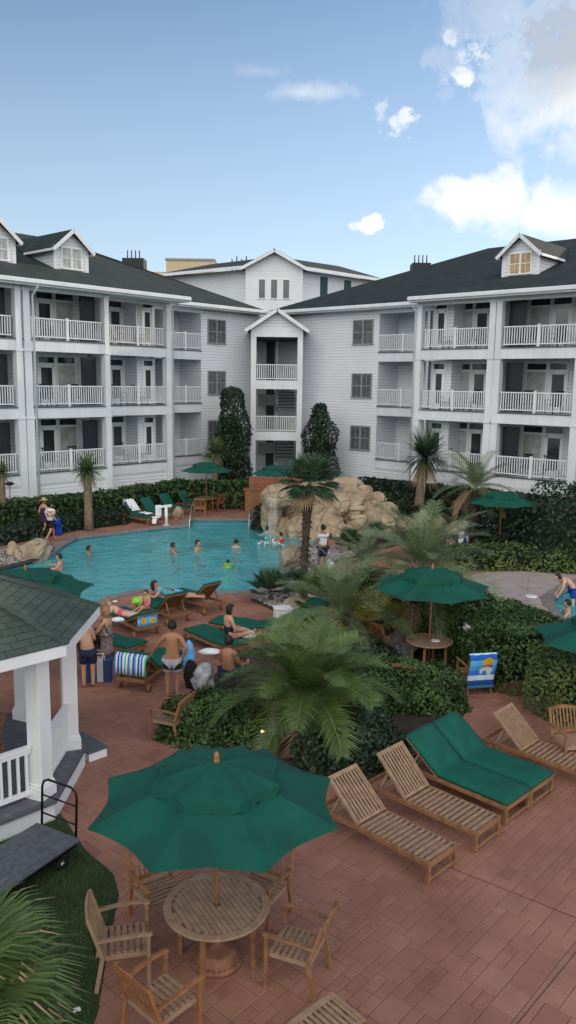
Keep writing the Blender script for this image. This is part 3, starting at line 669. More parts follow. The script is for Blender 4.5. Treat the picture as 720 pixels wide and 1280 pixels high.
def bchair():
    b = MB(); b.b2(-.27, .27, -.25, .25, .40, .43)
    for i in range(6): b.bar((-.22+.088*i, .22, .43), (-.22+.088*i, .36, 1.05), .045, .015)
    b.bar((-.27, .36, 1.05), (.27, .36, 1.05), .03, .07)
    for s in (-1, 1):
        b.bar((s*.27, -.24, 0), (s*.27, -.24, .64), .04, .04); b.bar((s*.27, .2, 0), (s*.27, .3, .7), .04, .04); b.bar((s*.28, -.28, .65), (s*.28, .3, .65), .07, .025)
    return b
proto = None
fl = ('lowest', 'middle', 'top')
for side, bays, sg in (('L', Lb, -1), ('R', Rb, 1)):
    ang = math.atan2(.743, .669) if side == 'L' else math.atan2(-.669, .743); rot = Matrix.Rotation(ang, 4, 'Z')
    for bi, wh in ((1, 'second balcony column from the corner windows'), (2, 'third balcony column from the corner windows')):
        s0, s1, kd, yf = bays[bi]
        for zi, z in enumerate(DK):
            for k, (fx, side_) in enumerate(((.28, 'nearer the corner'), (.66, 'farther from the corner'))):
                p = Vector(CORNER)+rot @ Vector((sg*(s0+(s1-s0)*fx), yf+.85, z-.02)); rz = ang+random.uniform(-.5, .5)+math.pi*0
                lab = 'dark slatted chair on %s %s wing balcony, %s, %s' % (fl[zi], 'left' if side == 'L' else 'right', 'second from corner' if bi == 1 else 'third from corner', 'nearer corner' if k == 0 else 'farther out')
                if proto is None:
                    proto = bchair().build('balcony_chair', 'panel'); c = proto
                else: c = proto.copy(); COL.objects.link(c)
                tag(c, lab, 'chair', 'dark chairs on the hotel balconies'); c.location = p; c.rotation_euler = (0, 0, rz)
# stair tower in the corner
T = thing('stair_tower', 'narrow white gabled stair tower standing in the corner between the two wings', 'building', (-.80, 49, 0))
b = MB(); HW = 1.56
for s in (-1, 1): b.b2(s*HW, s*(HW-.32), 0, .3, 0, 9.95)
b.build('post', 'trim', T)
b = MB(); b.b2(-HW, -HW+.1, .3, 4.6, 0, 9.9); b.b2(HW-.1, HW, .3, 4.6, 0, 9.9); b.b2(-HW+.1, HW-.1, 3.9, 4.0, 0, 9.9); b.build('wall', 'siding', T)
b = MB(); b.b2(-HW+.1, -HW+.14, .35, 3.9, 0, 9.9); b.b2(HW-.14, HW-.1, .35, 3.9, 0, 9.9); b.b2(-HW+.14, HW-.14, 3.84, 3.88, 0, 9.9); b.b2(-HW+.14, HW-.14, .35, 3.84, 9.3, 9.4); b.build('shade_lining', 'stair_shade', T)  # dark sheets added inside the tower, painted as the stairwell's shade
for z in (3.75, 6.85):
    f = MB(); f.b2(-HW+.32, HW-.32, 0.02, .16, z-.52, z); f.b2(-HW+.32, HW-.32, .16, 1.4, z-.16, z-.02); f.build('landing', 'trim', T)
    r = MB(); railing(r, -HW+.33, HW-.33, .08, z-.02, post=False); r.build('railing', 'white', T)
    s_ = MB(); s_.mi = 0
    for i in range(8): s_.b2(.05, 1.1, 1.4+.24*i, 1.66+.24*i, z-.2-1.5+.19*i, z-.14-1.5+.19*i)
    s_.bar((.0, 1.3, z-1.8), (.0, 3.4, z-.2), .05, .25); s_.build('stair_flight', 'panel', T)
    c = MB(); c.b2(-.06, .06, 1.5, 1.62, z-.02, z+2.6); c.build('stair_post', 'taupe', T); c = MB(); c.b2(-HW+.3, -.1, 3.3, 3.4, z-1.6, z-.9); c.build('stair_wall', 'taupe', T)
f = MB(); f.b2(-HW, HW, -.02, .2, 9.42, 9.95); f.build('beam', 'trim', T)
g = MB(); g.add([(-HW, 0, 9.951), (HW, 0, 9.951), (0, 0, 11.0), (-HW, .2, 9.951), (HW, .2, 9.951), (0, .2, 11.0)], [(0, 1, 2), (3, 5, 4)]); g.build('gable', 'siding', T)
rf = MB()
for s in (-1, 1):
    v = [(s*(HW+.3), -.35, 9.78), (0, -.35, 11.02), (0, 4.0, 11.02), (s*(HW+.3), 4.0, 9.78)]; v2 = [(x, y, z+.07) for x, y, z in v]
    rf.add(v+v2, [(0, 1, 2, 3), (7, 6, 5, 4), (0, 4, 5, 1), (3, 7, 4, 0)])
r_ = rf.build('roof', 'roof', T); uvset(r_, lambda c, p: (c.y, c.z*2))
f = MB()
for s in (-1, 1): f.bar((s*(HW+.33), -.37, 9.74), (0, -.37, 10.99), .05, .2)
f.build('fascia', 'trim', T)
f = MB(); f.b2(-HW-.1, HW+.1, .3, .5, 9.6, 10.4); 
# taller block behind
B = thing('rear_block', 'taller white gabled hotel block rising behind the corner of the wings', 'building', (0, 75, 0))
b = MB(); b.b2(-4.15, 1.05, 0, 12, 0, 17.1)
b.add([(-4.15, 0, 17.1), (1.05, 0, 17.1), (-1.55, 0, 18.5)], [(0, 1, 2)]); b.prism([(-12.2, 7.2), (-4.15, 1.2), (-4.15, 14), (-12.2, 14)], 0, 17.0); b.prism([(1.05, 1.2), (8.3, 8.2), (8.3, 14), (1.05, 14)], 0, 17.0); b.build('wall', 'siding', B)
rf = MB()
for s in (-1, 1):
    m_ = -1.55; v = [(m_+s*3.0, -.5, 16.9), (m_, -.5, 18.5), (m_, 9, 18.5), (m_+s*3.0, 9, 16.9)]; v2 = [(x, y, z+.1) for x, y, z in v]; rf.add(v+v2, [(0, 1, 2, 3), (7, 6, 5, 4), (0, 4, 5, 1), (3, 7, 4, 0)])
rf.add([(-13.2, 6.6, 17.15), (-4.0, -.2, 17.15), (-2.6, 7, 18.9), (-8.5, 12, 18.9), (-13.2, 14, 17.15)], [(0, 1, 2, 3), (0, 3, 4)]); rf.add([(9.3, 8.0, 17.15), (.9, -.2, 17.15), (-.6, 7, 18.9), (5.0, 12, 18.9), (9.3, 15, 17.15)], [(3, 2, 1, 0), (4, 3, 0)])
r_ = rf.build('roof', 'roof', B); uvset(r_, lambda c, p: (c.x, c.z*2))
f = MB()
for s in (-1, 1): f.bar((-1.55+s*3.0, -.54, 16.82), (-1.55, -.54, 18.42), .08, .26)
f.bar((-13.2, 6.5, 17.0), (-4.1, -.25, 17.0), .1, .28); f.bar((9.3, 7.9, 17.0), (1.0, -.25, 17.0), .1, .28); f.build('fascia', 'trim', B)
for x in (-2.65, -1.55, -.45): window_unit(B, x, -.002, 14.3, 15.95, .55, frame='white')
for x, y in ((3.1, 3.18), (5.5, 5.5)):
    p = MB(); p.bar((x-.35, y-.37, 15.5), (x+.35, y+.31, 15.5), .06, 2.3); p.build('shutter', 'shutter_green', B)

t = thing('penthouse', 'square tan plant room box on a roof behind the left wing', 'building', (-10.9, 88, 0)); b = MB(); b.b2(-2.4, 2.7, 0, 5, 0, 19.4); b.b2(-6.5, -2.4, 0, 4, 0, 18.2); b.build('wall', 'tan_wall', t)
b = MB(); b.b2(-2.5, 2.8, -.1, 5.1, 19.4, 19.6); b.build('coping', 'taupe', t)
for (px, py, w_, h_, lab) in ((166, 326, 26, 12, 'dark rooftop unit with short pipes behind the left wing ridge'), (527, 332, 22, 12, 'dark rooftop unit with short pipes behind the right wing ridge')):
    p = atY(px, py+h_/2, 66); t = thing('rooftop_unit', lab, 'roof unit', (p.x, p.y, 0)); b = MB(); b.b2(-w_*.033, w_*.033, 0, 1.5, p.z-6, p.z+h_*.066-.2); b.build('casing', 'panel', t)
    for k in range(4): q = MB(); x = -.5+.32*k; q.tube([(x, .5, p.z+h_*.066-.25), (x, .5, p.z+h_*.066+.45)], .05, 6); q.build('pipe', 'panel', t)
p0 = atY(262, 333, 84)
for k in range(4):
    q = atY(290+6*k, 330, 84); b = MB(); b.tube([(0, 0, 0), (0, 0, q.z+.5+.25*(k % 2))], .06, 6); o = b.build('mast', 'panel'); o.location = (q.x, q.y, 0)
    tag(o, 'thin dark antenna mast on the rear roofs left of the gable', 'mast', 'antenna masts on the rear roof')
# ------------------------------------------------------------------ planting
def path_resample(P, step=.3):
    out = [Vector(P[0]).to_3d() if len(P[0]) == 2 else Vector(P[0])]
    for a, b in zip(P[:-1], P[1:]):
        a, b = Vector((a[0], a[1], 0)), Vector((b[0], b[1], 0)); n = max(1, int((b-a).length/step))
        for i in range(1, n+1): out.append(a.lerp(b, i/n))
    return out
def hedge(name, P, wd, h, lab, leaf=.06, dens=220, m='leaf', rough=.10, group=None, z0=0.0, flat=.75):
    """a clipped hedge along a line on the ground: leaves in a shell round a dark inner mass"""
    P = path_resample(P); n = len(P); T = [(P[min(i+1, n-1)]-P[max(i-1, 0)]).normalized() for i in range(n)]
    seg = [0]; 
    for a, b in zip(P[:-1], P[1:]): seg.append(seg[-1]+(b-a).length)
    Lh = seg[-1]; per = 2*h+wd; area = Lh*per+2*wd*h+wd*wd
    cnt = int(area*dens); base = Vector((P[0].x, P[0].y, 0)); off = random.random()*50
    pa = np.array([(p.x, p.y) for p in P]); ta = np.array([(t.x, t.y) for t in T])
    # parameter along including rounded ends
    u = rng.uniform(-wd*.5, Lh+wd*.5, cnt); uc = np.clip(u, 0, Lh); idx = np.interp(uc, seg, np.arange(n)); i0 = idx.astype(int).clip(0, n-2); fr = (idx-i0)[:, None]
    p = pa[i0]*(1-fr)+pa[i0+1]*fr; t = unit(ta[i0]*(1-fr)+ta[i0+1]*fr); nn = np.stack([t[:, 1], -t[:, 0]], 1)
    over = (u-uc); hw = np.sqrt(np.maximum(1e-4, (wd*.5)**2-over**2))
    s = rng.uniform(0, per, cnt); side = np.where(s < h, -1, np.where(s > h+wd, 1, 0)); lat = np.where(side == 0, (s-h-wd*.5)/(wd*.5), side)*hw
    z = np.where(side == 0, h, np.where(side < 0, s, per-s)); 
    # soften the top edge
    r = np.clip(1-(h-z)/(h*(1-flat)+.08), 0, 1)*(side != 0); lat = lat*(1-.18*r**2); z = np.where(side == 0, h-.10*np.abs(lat/(wd*.5))**3, z)
    N3 = np.stack([nn[:, 0]*side+t[:, 0]*over/wd, nn[:, 1]*side+t[:, 1]*over/wd, (side == 0)*1.0+.25*(side != 0)], 1)
    Q = np.stack([p[:, 0]+nn[:, 0]*lat+t[:, 0]*over, p[:, 1]+nn[:, 1]*lat+t[:, 1]*over, z+z0], 1)
    N3 = unit(N3); d = rough*(clump(Q, 1.8, off)-.5)*1.6+rng.normal(0, rough*.35, cnt)-.02
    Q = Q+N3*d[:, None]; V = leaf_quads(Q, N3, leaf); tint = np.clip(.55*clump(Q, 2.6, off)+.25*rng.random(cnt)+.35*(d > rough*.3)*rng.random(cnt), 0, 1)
    V[:, :, 0] -= base.x; V[:, :, 1] -= base.y
    # core
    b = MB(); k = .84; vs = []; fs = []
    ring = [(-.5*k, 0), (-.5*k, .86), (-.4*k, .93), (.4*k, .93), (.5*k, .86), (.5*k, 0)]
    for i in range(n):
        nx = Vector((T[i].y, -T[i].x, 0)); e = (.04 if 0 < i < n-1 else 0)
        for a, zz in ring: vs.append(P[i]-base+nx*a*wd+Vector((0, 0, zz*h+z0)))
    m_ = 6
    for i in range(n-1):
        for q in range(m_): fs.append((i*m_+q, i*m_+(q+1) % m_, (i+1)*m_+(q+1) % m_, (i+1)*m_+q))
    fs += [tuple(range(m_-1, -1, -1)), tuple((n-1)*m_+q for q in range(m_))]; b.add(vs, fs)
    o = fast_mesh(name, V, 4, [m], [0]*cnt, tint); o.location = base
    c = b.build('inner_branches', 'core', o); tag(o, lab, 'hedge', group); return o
def bush(name, loc, rad, lab, leaf=.06, dens=200, m='leaf', pw=2.2, rough=.12, cat='shrub', group=None, lumps=0, stem=False):
    rad = np.array(rad, float); area = 4*math.pi*((rad[0]*rad[1])**.8+(rad[0]*rad[2])**.8+(rad[1]*rad[2])**.8)/3*1.0
    cnt = int(area*dens*.8); d = unit(rng.normal(0, 1, (cnt, 3))); d[:, 2] = np.abs(d[:, 2])*1.0-.15*rng.random(cnt)
    d = unit(d); r = (np.sum(np.abs(d)**pw, axis=1))**(-1/pw); off = random.random()*60
    Q = d*r[:, None]*rad; nr = unit(d/rad); av = rad.mean()
    dd = rough*(clump(Q, 2.2/max(.5, av*.8), off)-.5)*3.2*min(1.5, av)+rng.normal(0, rough*.5, cnt)
    Q = Q+nr*dd[:, None]; Q[:, 2] = np.maximum(Q[:, 2]+rad[2]*.0, .02); V = leaf_quads(Q, nr, leaf)
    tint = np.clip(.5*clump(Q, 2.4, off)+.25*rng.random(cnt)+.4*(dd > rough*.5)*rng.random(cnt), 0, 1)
    o = fast_mesh(name, V, 4, [m], [0]*cnt, tint); o.location = loc
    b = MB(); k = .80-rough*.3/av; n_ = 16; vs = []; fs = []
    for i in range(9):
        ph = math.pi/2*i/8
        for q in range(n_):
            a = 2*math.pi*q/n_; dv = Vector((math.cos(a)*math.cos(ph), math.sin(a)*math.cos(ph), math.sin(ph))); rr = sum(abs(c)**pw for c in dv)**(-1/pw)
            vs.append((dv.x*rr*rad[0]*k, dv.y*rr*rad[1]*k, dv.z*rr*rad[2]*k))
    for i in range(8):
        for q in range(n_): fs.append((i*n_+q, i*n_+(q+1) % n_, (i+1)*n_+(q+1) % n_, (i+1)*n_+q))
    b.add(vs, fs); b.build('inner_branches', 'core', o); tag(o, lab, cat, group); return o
# hedges along the left wing
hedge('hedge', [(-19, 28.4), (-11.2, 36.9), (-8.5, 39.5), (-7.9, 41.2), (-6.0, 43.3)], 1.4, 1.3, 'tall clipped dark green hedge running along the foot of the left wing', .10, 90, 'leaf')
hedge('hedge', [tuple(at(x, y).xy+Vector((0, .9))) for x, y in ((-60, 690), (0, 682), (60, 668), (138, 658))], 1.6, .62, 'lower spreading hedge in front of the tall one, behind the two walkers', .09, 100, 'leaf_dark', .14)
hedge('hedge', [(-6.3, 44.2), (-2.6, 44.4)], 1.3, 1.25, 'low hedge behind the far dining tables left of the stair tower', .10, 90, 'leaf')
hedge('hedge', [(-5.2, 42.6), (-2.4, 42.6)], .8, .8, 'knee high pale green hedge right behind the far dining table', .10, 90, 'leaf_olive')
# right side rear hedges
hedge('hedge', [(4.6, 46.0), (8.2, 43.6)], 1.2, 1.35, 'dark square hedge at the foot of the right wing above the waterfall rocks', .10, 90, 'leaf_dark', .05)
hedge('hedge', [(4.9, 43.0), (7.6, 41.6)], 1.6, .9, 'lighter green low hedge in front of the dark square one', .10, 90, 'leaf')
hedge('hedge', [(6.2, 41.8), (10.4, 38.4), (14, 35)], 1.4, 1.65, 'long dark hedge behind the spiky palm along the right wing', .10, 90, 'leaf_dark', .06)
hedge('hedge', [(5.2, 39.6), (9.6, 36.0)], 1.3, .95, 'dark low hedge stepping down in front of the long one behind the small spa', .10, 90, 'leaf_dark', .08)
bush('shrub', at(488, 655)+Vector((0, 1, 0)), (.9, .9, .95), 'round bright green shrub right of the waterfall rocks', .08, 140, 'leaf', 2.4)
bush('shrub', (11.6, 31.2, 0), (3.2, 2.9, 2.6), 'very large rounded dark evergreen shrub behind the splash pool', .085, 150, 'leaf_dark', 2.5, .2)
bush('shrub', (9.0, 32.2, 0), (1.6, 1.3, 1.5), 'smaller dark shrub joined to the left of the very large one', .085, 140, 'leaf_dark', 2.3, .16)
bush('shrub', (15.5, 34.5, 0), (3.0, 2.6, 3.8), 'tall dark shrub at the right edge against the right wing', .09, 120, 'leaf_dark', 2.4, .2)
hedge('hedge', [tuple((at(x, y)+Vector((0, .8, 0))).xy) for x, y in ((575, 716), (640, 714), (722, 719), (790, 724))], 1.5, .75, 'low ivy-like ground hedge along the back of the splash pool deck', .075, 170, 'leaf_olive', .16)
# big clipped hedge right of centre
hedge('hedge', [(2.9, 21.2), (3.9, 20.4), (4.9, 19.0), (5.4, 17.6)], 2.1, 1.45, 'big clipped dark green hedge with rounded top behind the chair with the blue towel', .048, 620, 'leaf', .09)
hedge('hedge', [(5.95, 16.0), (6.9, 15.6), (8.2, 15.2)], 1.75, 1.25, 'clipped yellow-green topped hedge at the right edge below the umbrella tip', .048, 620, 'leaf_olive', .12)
# shrubs of the central bed
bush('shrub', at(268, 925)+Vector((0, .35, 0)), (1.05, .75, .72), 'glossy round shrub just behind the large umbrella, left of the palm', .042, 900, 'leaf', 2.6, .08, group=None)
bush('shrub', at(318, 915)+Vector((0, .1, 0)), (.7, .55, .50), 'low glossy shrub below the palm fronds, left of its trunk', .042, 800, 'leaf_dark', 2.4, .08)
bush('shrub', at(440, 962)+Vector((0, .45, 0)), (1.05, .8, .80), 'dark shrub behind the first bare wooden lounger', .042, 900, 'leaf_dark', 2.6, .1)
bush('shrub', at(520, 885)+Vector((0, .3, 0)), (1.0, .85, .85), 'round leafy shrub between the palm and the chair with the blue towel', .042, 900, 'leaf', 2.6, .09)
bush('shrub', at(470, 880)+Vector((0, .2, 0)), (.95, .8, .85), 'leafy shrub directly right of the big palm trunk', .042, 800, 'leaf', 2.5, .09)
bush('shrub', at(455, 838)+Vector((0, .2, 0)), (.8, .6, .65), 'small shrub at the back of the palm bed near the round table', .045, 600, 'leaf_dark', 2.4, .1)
# tall dark evergreens beside the stair tower
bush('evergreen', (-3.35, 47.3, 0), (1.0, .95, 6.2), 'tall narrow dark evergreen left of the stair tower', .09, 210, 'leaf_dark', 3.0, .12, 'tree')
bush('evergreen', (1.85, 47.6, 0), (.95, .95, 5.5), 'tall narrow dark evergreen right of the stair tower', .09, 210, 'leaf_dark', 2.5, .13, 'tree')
def spray(P0, n, length, lab, kind='ornamental_grass', m='palm', wd=.02, spread=.9, cat='plant', up=.5, group=None, droop=.8):
    V = []; T = []
    for i in range(n):
        a = random.random()*6.283; el = math.acos(random.random()*spread); ln = length*random.uniform(.7, 1.1)
        d = Vector((math.cos(a)*math.sin(el), math.sin(a)*math.sin(el), math.cos(el)+.0)); sd = d.cross(Vector((0, 0, 1)))
        sd = sd.normalized() if sd.length > 1e-3 else Vector((1, 0, 0)); p = Vector((0, 0, 0)); t = random.random(); K = 4; pts = [p.copy()]
        for k in range(K):
            d2 = (d+Vector((0, 0, -droop*((k+1)/K)**2*math.sin(el)))).normalized(); p = p+d2*ln/K; pts.append(p.copy())
        ws = [.5, 1, .9, .55, .04]
        for k in range(K): V.append([pts[k]-sd*wd*ws[k], pts[k]+sd*wd*ws[k], pts[k+1]+sd*wd*ws[k+1], pts[k+1]-sd*wd*ws[k+1]]); T.append(t)
    o = fast_mesh(kind, np.array([[tuple(q) for q in v] for v in V]), 4, [m], [0]*len(V), T); o.location = P0
    if lab: tag(o, lab, cat, group)
    return o
def sword_tree(P0, h, lab, r=.75, tr=.13, skirt=60, n=170, m='palm_dark', lean=(0, 0)):
    t = thing('yucca_tree', lab, 'tree', P0)
    b = MB(); pts = [(lean[0]*k**1.5, lean[1]*k, h*k) for k in (0, .25, .5, .75, 1)]; b.tube(pts, [tr*1.3, tr, tr*.95, tr, tr*.8], 9); b.build('trunk', 'bark_pale', t)
    top = Vector(pts[-1]); c = spray(top, n, r, None, 'crown', m, .028, 1.0, droop=.35); c.parent = t
    V = []; T = []
    for i in range(int(n*.4)):
        a = random.random()*6.28; el = random.uniform(1.5, 2.1); ln = r*random.uniform(.7, 1); d = Vector((math.cos(a)*math.sin(el), math.sin(a)*math.sin(el), math.cos(el))); s = Vector((-math.sin(a), math.cos(a), 0))*.028
        q = top+d*ln*.5; e = q+(d+Vector((0, 0, -.5))).normalized()*ln*.5; V += [[top-s*.4, top+s*.4, q+s, q-s], [q-s, q+s, e+s*.05, e-s*.05]]; T += [random.random()]*2
    k = fast_mesh('crown', np.array([[tuple(x) for x in v] for v in V]), 4, [m], [0]*len(V), T); k.parent = t
    if skirt:
        V = []; T = []
        for i in range(skirt):
            a = random.random()*6.28; ln = r*random.uniform(.6, 1.0); d = Vector((math.cos(a)*.42, math.sin(a)*.42, -1)).normalized(); s = Vector((-math.sin(a), math.cos(a), 0))*.022
            q = top+Vector((math.cos(a)*.12, math.sin(a)*.12, 0)); e = q+d*ln; V.append([q-s, q+s, e+s*.2, e-s*.2]); T.append(random.random())
        k = fast_mesh('dead_leaves', np.array([[tuple(x) for x in v] for v in V]), 4, ['dead'], [0]*len(V), T); k.parent = t
    return t
sword_tree((-9.0, 35.6, 0), 2.7, 'short spiky yucca with shaggy head in the hedge behind the two walkers', .98, .19, 80, 240, 'palm_grey')
sword_tree((-4.2, 45.5, 0), 2.7, 'round headed spiky yucca between the left wing and the stair tower', 1.1, .16, 50, 320, 'palm_grey')
sword_tree((6.35, 38.6, 0), 3.25, 'spiky cordyline with brown dead skirt in front of the right wing', 1.8, .24, 130, 340, 'palm_dark', (.25, 0))
sword_tree((-12.7, 35.2, 0), 2.6, 'yucca cut by the left edge of the view beside the hedge', .7, .14, 40, 120, 'palm_grey')
def fan_leaf(base, d, pet, r, n=26, spread=200, fold=.35, tipdroop=.4, dead=0, wd=None, V=None, T=None, MI=None, petw=.02, tipdead=0.0):
    d = d.normalized(); side = d.cross(Vector((0, 0, 1))); side = side.normalized() if side.length > .05 else Vector((1, 0, 0)); up = side.cross(d)
    mid = base+d*pet*.5+Vector((0, 0, pet*.06)); hub = base+d*pet
    for a, b_ in ((base, mid), (mid, hub)): V.append([a-side*petw*.5, a+side*petw*.5, b_+side*petw*.4, b_-side*petw*.4]); T.append(.6); MI.append(0)
    w_ = wd or r*math.radians(spread)/n*.62; tt = random.random()
    for i in range(n):
        a = math.radians(spread)*((i+.5)/n-.5); ln = r*(.72+.28*math.cos(a*.7))*random.uniform(.92, 1.05)
        e = (d*math.cos(a)+side*math.sin(a)+up*(fold*abs(math.sin(a))*.8)).normalized(); nn = up.cross(e).normalized(); z = Vector((0, 0, 1))
        p1 = hub+e*ln*.45; p2 = hub+(e-z*tipdroop*.3).normalized()*ln*.82; p3 = hub+(e-z*tipdroop*.6).normalized()*ln; lift = up*w_*.35*(1 if i % 2 else -1)
        t = min(1, max(0, tt*.6+random.random()*.4))
        V.append([hub, hub, p1+nn*w_*.5+lift, p1-nn*w_*.5-lift]); V.append([p1-nn*w_*.5-lift, p1+nn*w_*.5+lift, p2+nn*w_*.2, p2-nn*w_*.2]); V.append([p2-nn*w_*.2, p2+nn*w_*.2, p3+nn*w_*.04, p3-nn*w_*.04])
        T += [t, t, t]; dd = 1 if dead else 0; MI += [dd, dd, 1 if (dead or random.random() < tipdead) else 0]
def fan_crown(par, loc, n, pet, r, m, el=(-.3, 1.3), nb=26, spread=210, name='crown', tipdead=0, droop=.4, az=(0, 6.283), deadn=0, lab=None):
    V = []; T = []; MI = []; base = Vector((0, 0, 0))
    for i in range(n+deadn):
        dead = i >= n; a = az[0]+(az[1]-az[0])*((i*.618) % 1 if az[1]-az[0] > 6 else random.random()); e = random.uniform(-1.1, -.6) if dead else el[0]+(el[1]-el[0])*((i+.5)/n)
        d = Vector((math.cos(a)*math.cos(e), math.sin(a)*math.cos(e), math.sin(e))); fan_leaf(base, d, pet*random.uniform(.8, 1.1), r*random.uniform(.85, 1.1), nb, spread, tipdroop=droop, dead=dead, V=V, T=T, MI=MI, tipdead=tipdead)
    o = fast_mesh(name, np.array([[tuple(x) for x in v] for v in V]), 4, [m, 'dead'], MI, T, par); o.location = loc; return o
# windmill palm in front of the waterfall
wp = at(380, 728); t = thing('windmill_palm', 'slim fan palm with dark shaggy trunk in front of the waterfall rocks', 'tree', wp)
b = MB(); hgt = 3.35; pts = [(.12*math.sin(k*1.2)*k, 0, hgt*k) for k in np.linspace(0, 1, 12)]; b.tube(pts, [.14, .13, .12, .125, .12, .13, .14, .14, .15, .16, .15, .10], 10)
rr = random.Random(5)
for i in range(150):
    k = rr.random(); a = rr.random()*6.28; z = hgt*k; c = Vector((.12*math.sin(k*1.2)*k, 0, z)); q = c+Vector((math.cos(a)*.13, math.sin(a)*.13, 0)); e = q+Vector((math.cos(a)*.10, math.sin(a)*.10, -.10+.16*rr.random())); b.bar(q, e, .07, .03, taper=.3)
b.build('trunk', 'bark', t)
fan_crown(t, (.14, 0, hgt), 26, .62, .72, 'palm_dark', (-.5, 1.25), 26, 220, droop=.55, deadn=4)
# small fan palms round the pool
for (px, py, lab, n, pet, r, m) in ((338, 752, 'low dark fan palm in the pebble bed at the pool corner', 16, .45, .55, 'palm_dark'), (372, 742, 'second low fan palm beside the foot of the windmill palm', 11, .35, .45, 'palm_dark'),
        (437, 690, 'fan palm clump in the pebbles just right of the man in white', 16, .42, .5, 'palm_dark'), (470, 680, 'fan palm against the right end of the waterfall rocks', 12, .4, .5, 'palm_dark'),
        (405, 770, 'upright fan palm leaves below the steel handrail', 14, .7, .75, 'palm'), ):
    P = at(px, py); t = thing('fan_palm', lab, 'palm', P); b = MB(); b.tube([(0, 0, 0), (0, 0, .2)], [.09, .07], 8); b.build('trunk', 'bark', t)
    fan_crown(t, (0, 0, .2), n, pet, r, m, (.15, 1.45), 22, 170, droop=.15)
t = thing('fan_palm', 'yellowing fan palm with golden leaves in the middle of the garden bed', 'palm', at(462, 815)); b = MB(); b.tube([(0, 0, 0), (0, 0, .5)], [.1, .08], 8); b.build('trunk', 'bark', t)
fan_crown(t, (0, 0, .5), 14, .7, .62, 'palm_yellow', (.2, 1.35), 20, 170, droop=.3)
def pinnate(loc, h, n, ln, lab, m='palm', leafl=.5, wd=.024, el=(-.25, 1.35), cat='palm', pairs=46, dead=3, arch=1.15, tr=.2, az0=0, stiff=.0):
    t = thing('feather_palm', lab, cat, loc)
    b = MB(); b.tube([(0, 0, 0), (0, 0, h*.6), (0, 0, h)], [tr*1.15, tr, tr*.7], 10)
    for i in range(60):
        a = rr.random()*6.28; z = h*rr.random(); q = Vector((math.cos(a)*tr*.9, math.sin(a)*tr*.9, z)); b.bar(q, q+Vector((math.cos(a)*.12, math.sin(a)*.12, .13)), .07, .03, taper=.5)
    b.build('trunk', 'bark', t); V = []; T = []; MI = []
    for i in range(n+dead):
        dd = i >= n; a = az0+i*2.39996+rr.uniform(-.2, .2); e = rr.uniform(-.5, -.1) if dd else el[0]+(el[1]-el[0])*((i+.5)/n)**.85; L_ = ln*rr.uniform(.85, 1.1)*(.75+.25*math.cos(e))
        h2 = Vector((math.cos(a), math.sin(a), 0)); p = Vector((0, 0, h)); K = pairs; tt = rr.random(); tw = rr.uniform(-.25, .25); pts = [p.copy()]; ds = []
        for k in range(K):
            s = (k+1)/K; ang = e-arch*s**1.5*(.55+.45*math.cos(e)); d = h2*math.cos(ang)+Vector((0, 0, math.sin(ang))); p = p+d*L_/K; pts.append(p.copy()); ds.append(d)
        for k in range(0, K, 3):
            q = pts[k]; q2 = pts[min(K, k+3)]; sd = ds[min(k, K-1)].cross(Vector((0, 0, 1))).normalized()*.018*(1.3-k/K); V.append([q-sd, q+sd, q2+sd*.9, q2-sd*.9]); T.append(.9); MI.append(1 if dd else 0)
        for k in range(int(K*.14), K):
            s = k/K; d = ds[k]; sd = d.cross(Vector((0, 0, 1))).normalized(); up = sd.cross(d); ll = leafl*(math.sin(math.pi*min(1, .12+s*.88))**.6*.9+.12)*rr.uniform(.75, 1.15)
            for q in (-1, 1):
                dr = (sd*q*math.cos(.55)+d*(.65+.3*s)+up*(.42+tw*q)).normalized(); e1 = pts[k]+dr*ll*.55; e2 = e1+(dr+Vector((0, 0, -.12-.35*rr.random()))).normalized()*ll*.45; nn = dr.cross(up).normalized()*wd*.5; nn = d*wd*.5
                tz = min(1, max(0, tt*.5+.5*rr.random())); V.append([pts[k]-nn*.6, pts[k]+nn*.6, e1+nn, e1-nn]); V.append([e1-nn, e1+nn, e2+nn*.1, e2-nn*.1]); T += [tz, tz]; MI += [1 if dd else 0]*2
    o = fast_mesh('crown', np.array([[tuple(x) for x in v] for v in V]), 4, [m, 'dead'], MI, T, t); return t
pinnate(at(386, 935)+Vector((0, .5, 0)), .8, 34, 2.1, 'large arching feather palm in the bed behind the big umbrella', 'palm', .64, .027, pairs=56, dead=5, arch=1.35, tr=.2)
pinnate((3.55, 20.6, 0), 1.9, 26, 2.5, 'grey-green feather palm rising behind the middle umbrella', 'palm_grey', .55, .03, pairs=46, arch=1.2)
pinnate(at(455, 830)+Vector((-.5, .8, 0)), 1.0, 20, 2.1, 'grey-green feather palm left of the round table', 'palm_grey', .5, .028, pairs=44, arch=1.0, tr=.16)
pinnate((7.6, 32.2, 0), 2.6, 18, 2.1, 'feather palm behind the far right umbrella', 'palm_grey', .5, .035, pairs=34, arch=1.1)
pinnate(at(500, 735)+Vector((-1.2, .3, 0)), .7, 14, 1.9, 'low feather palm beside the brick walkway', 'palm_grey', .45, .03, pairs=36, arch=1.1, tr=.14)
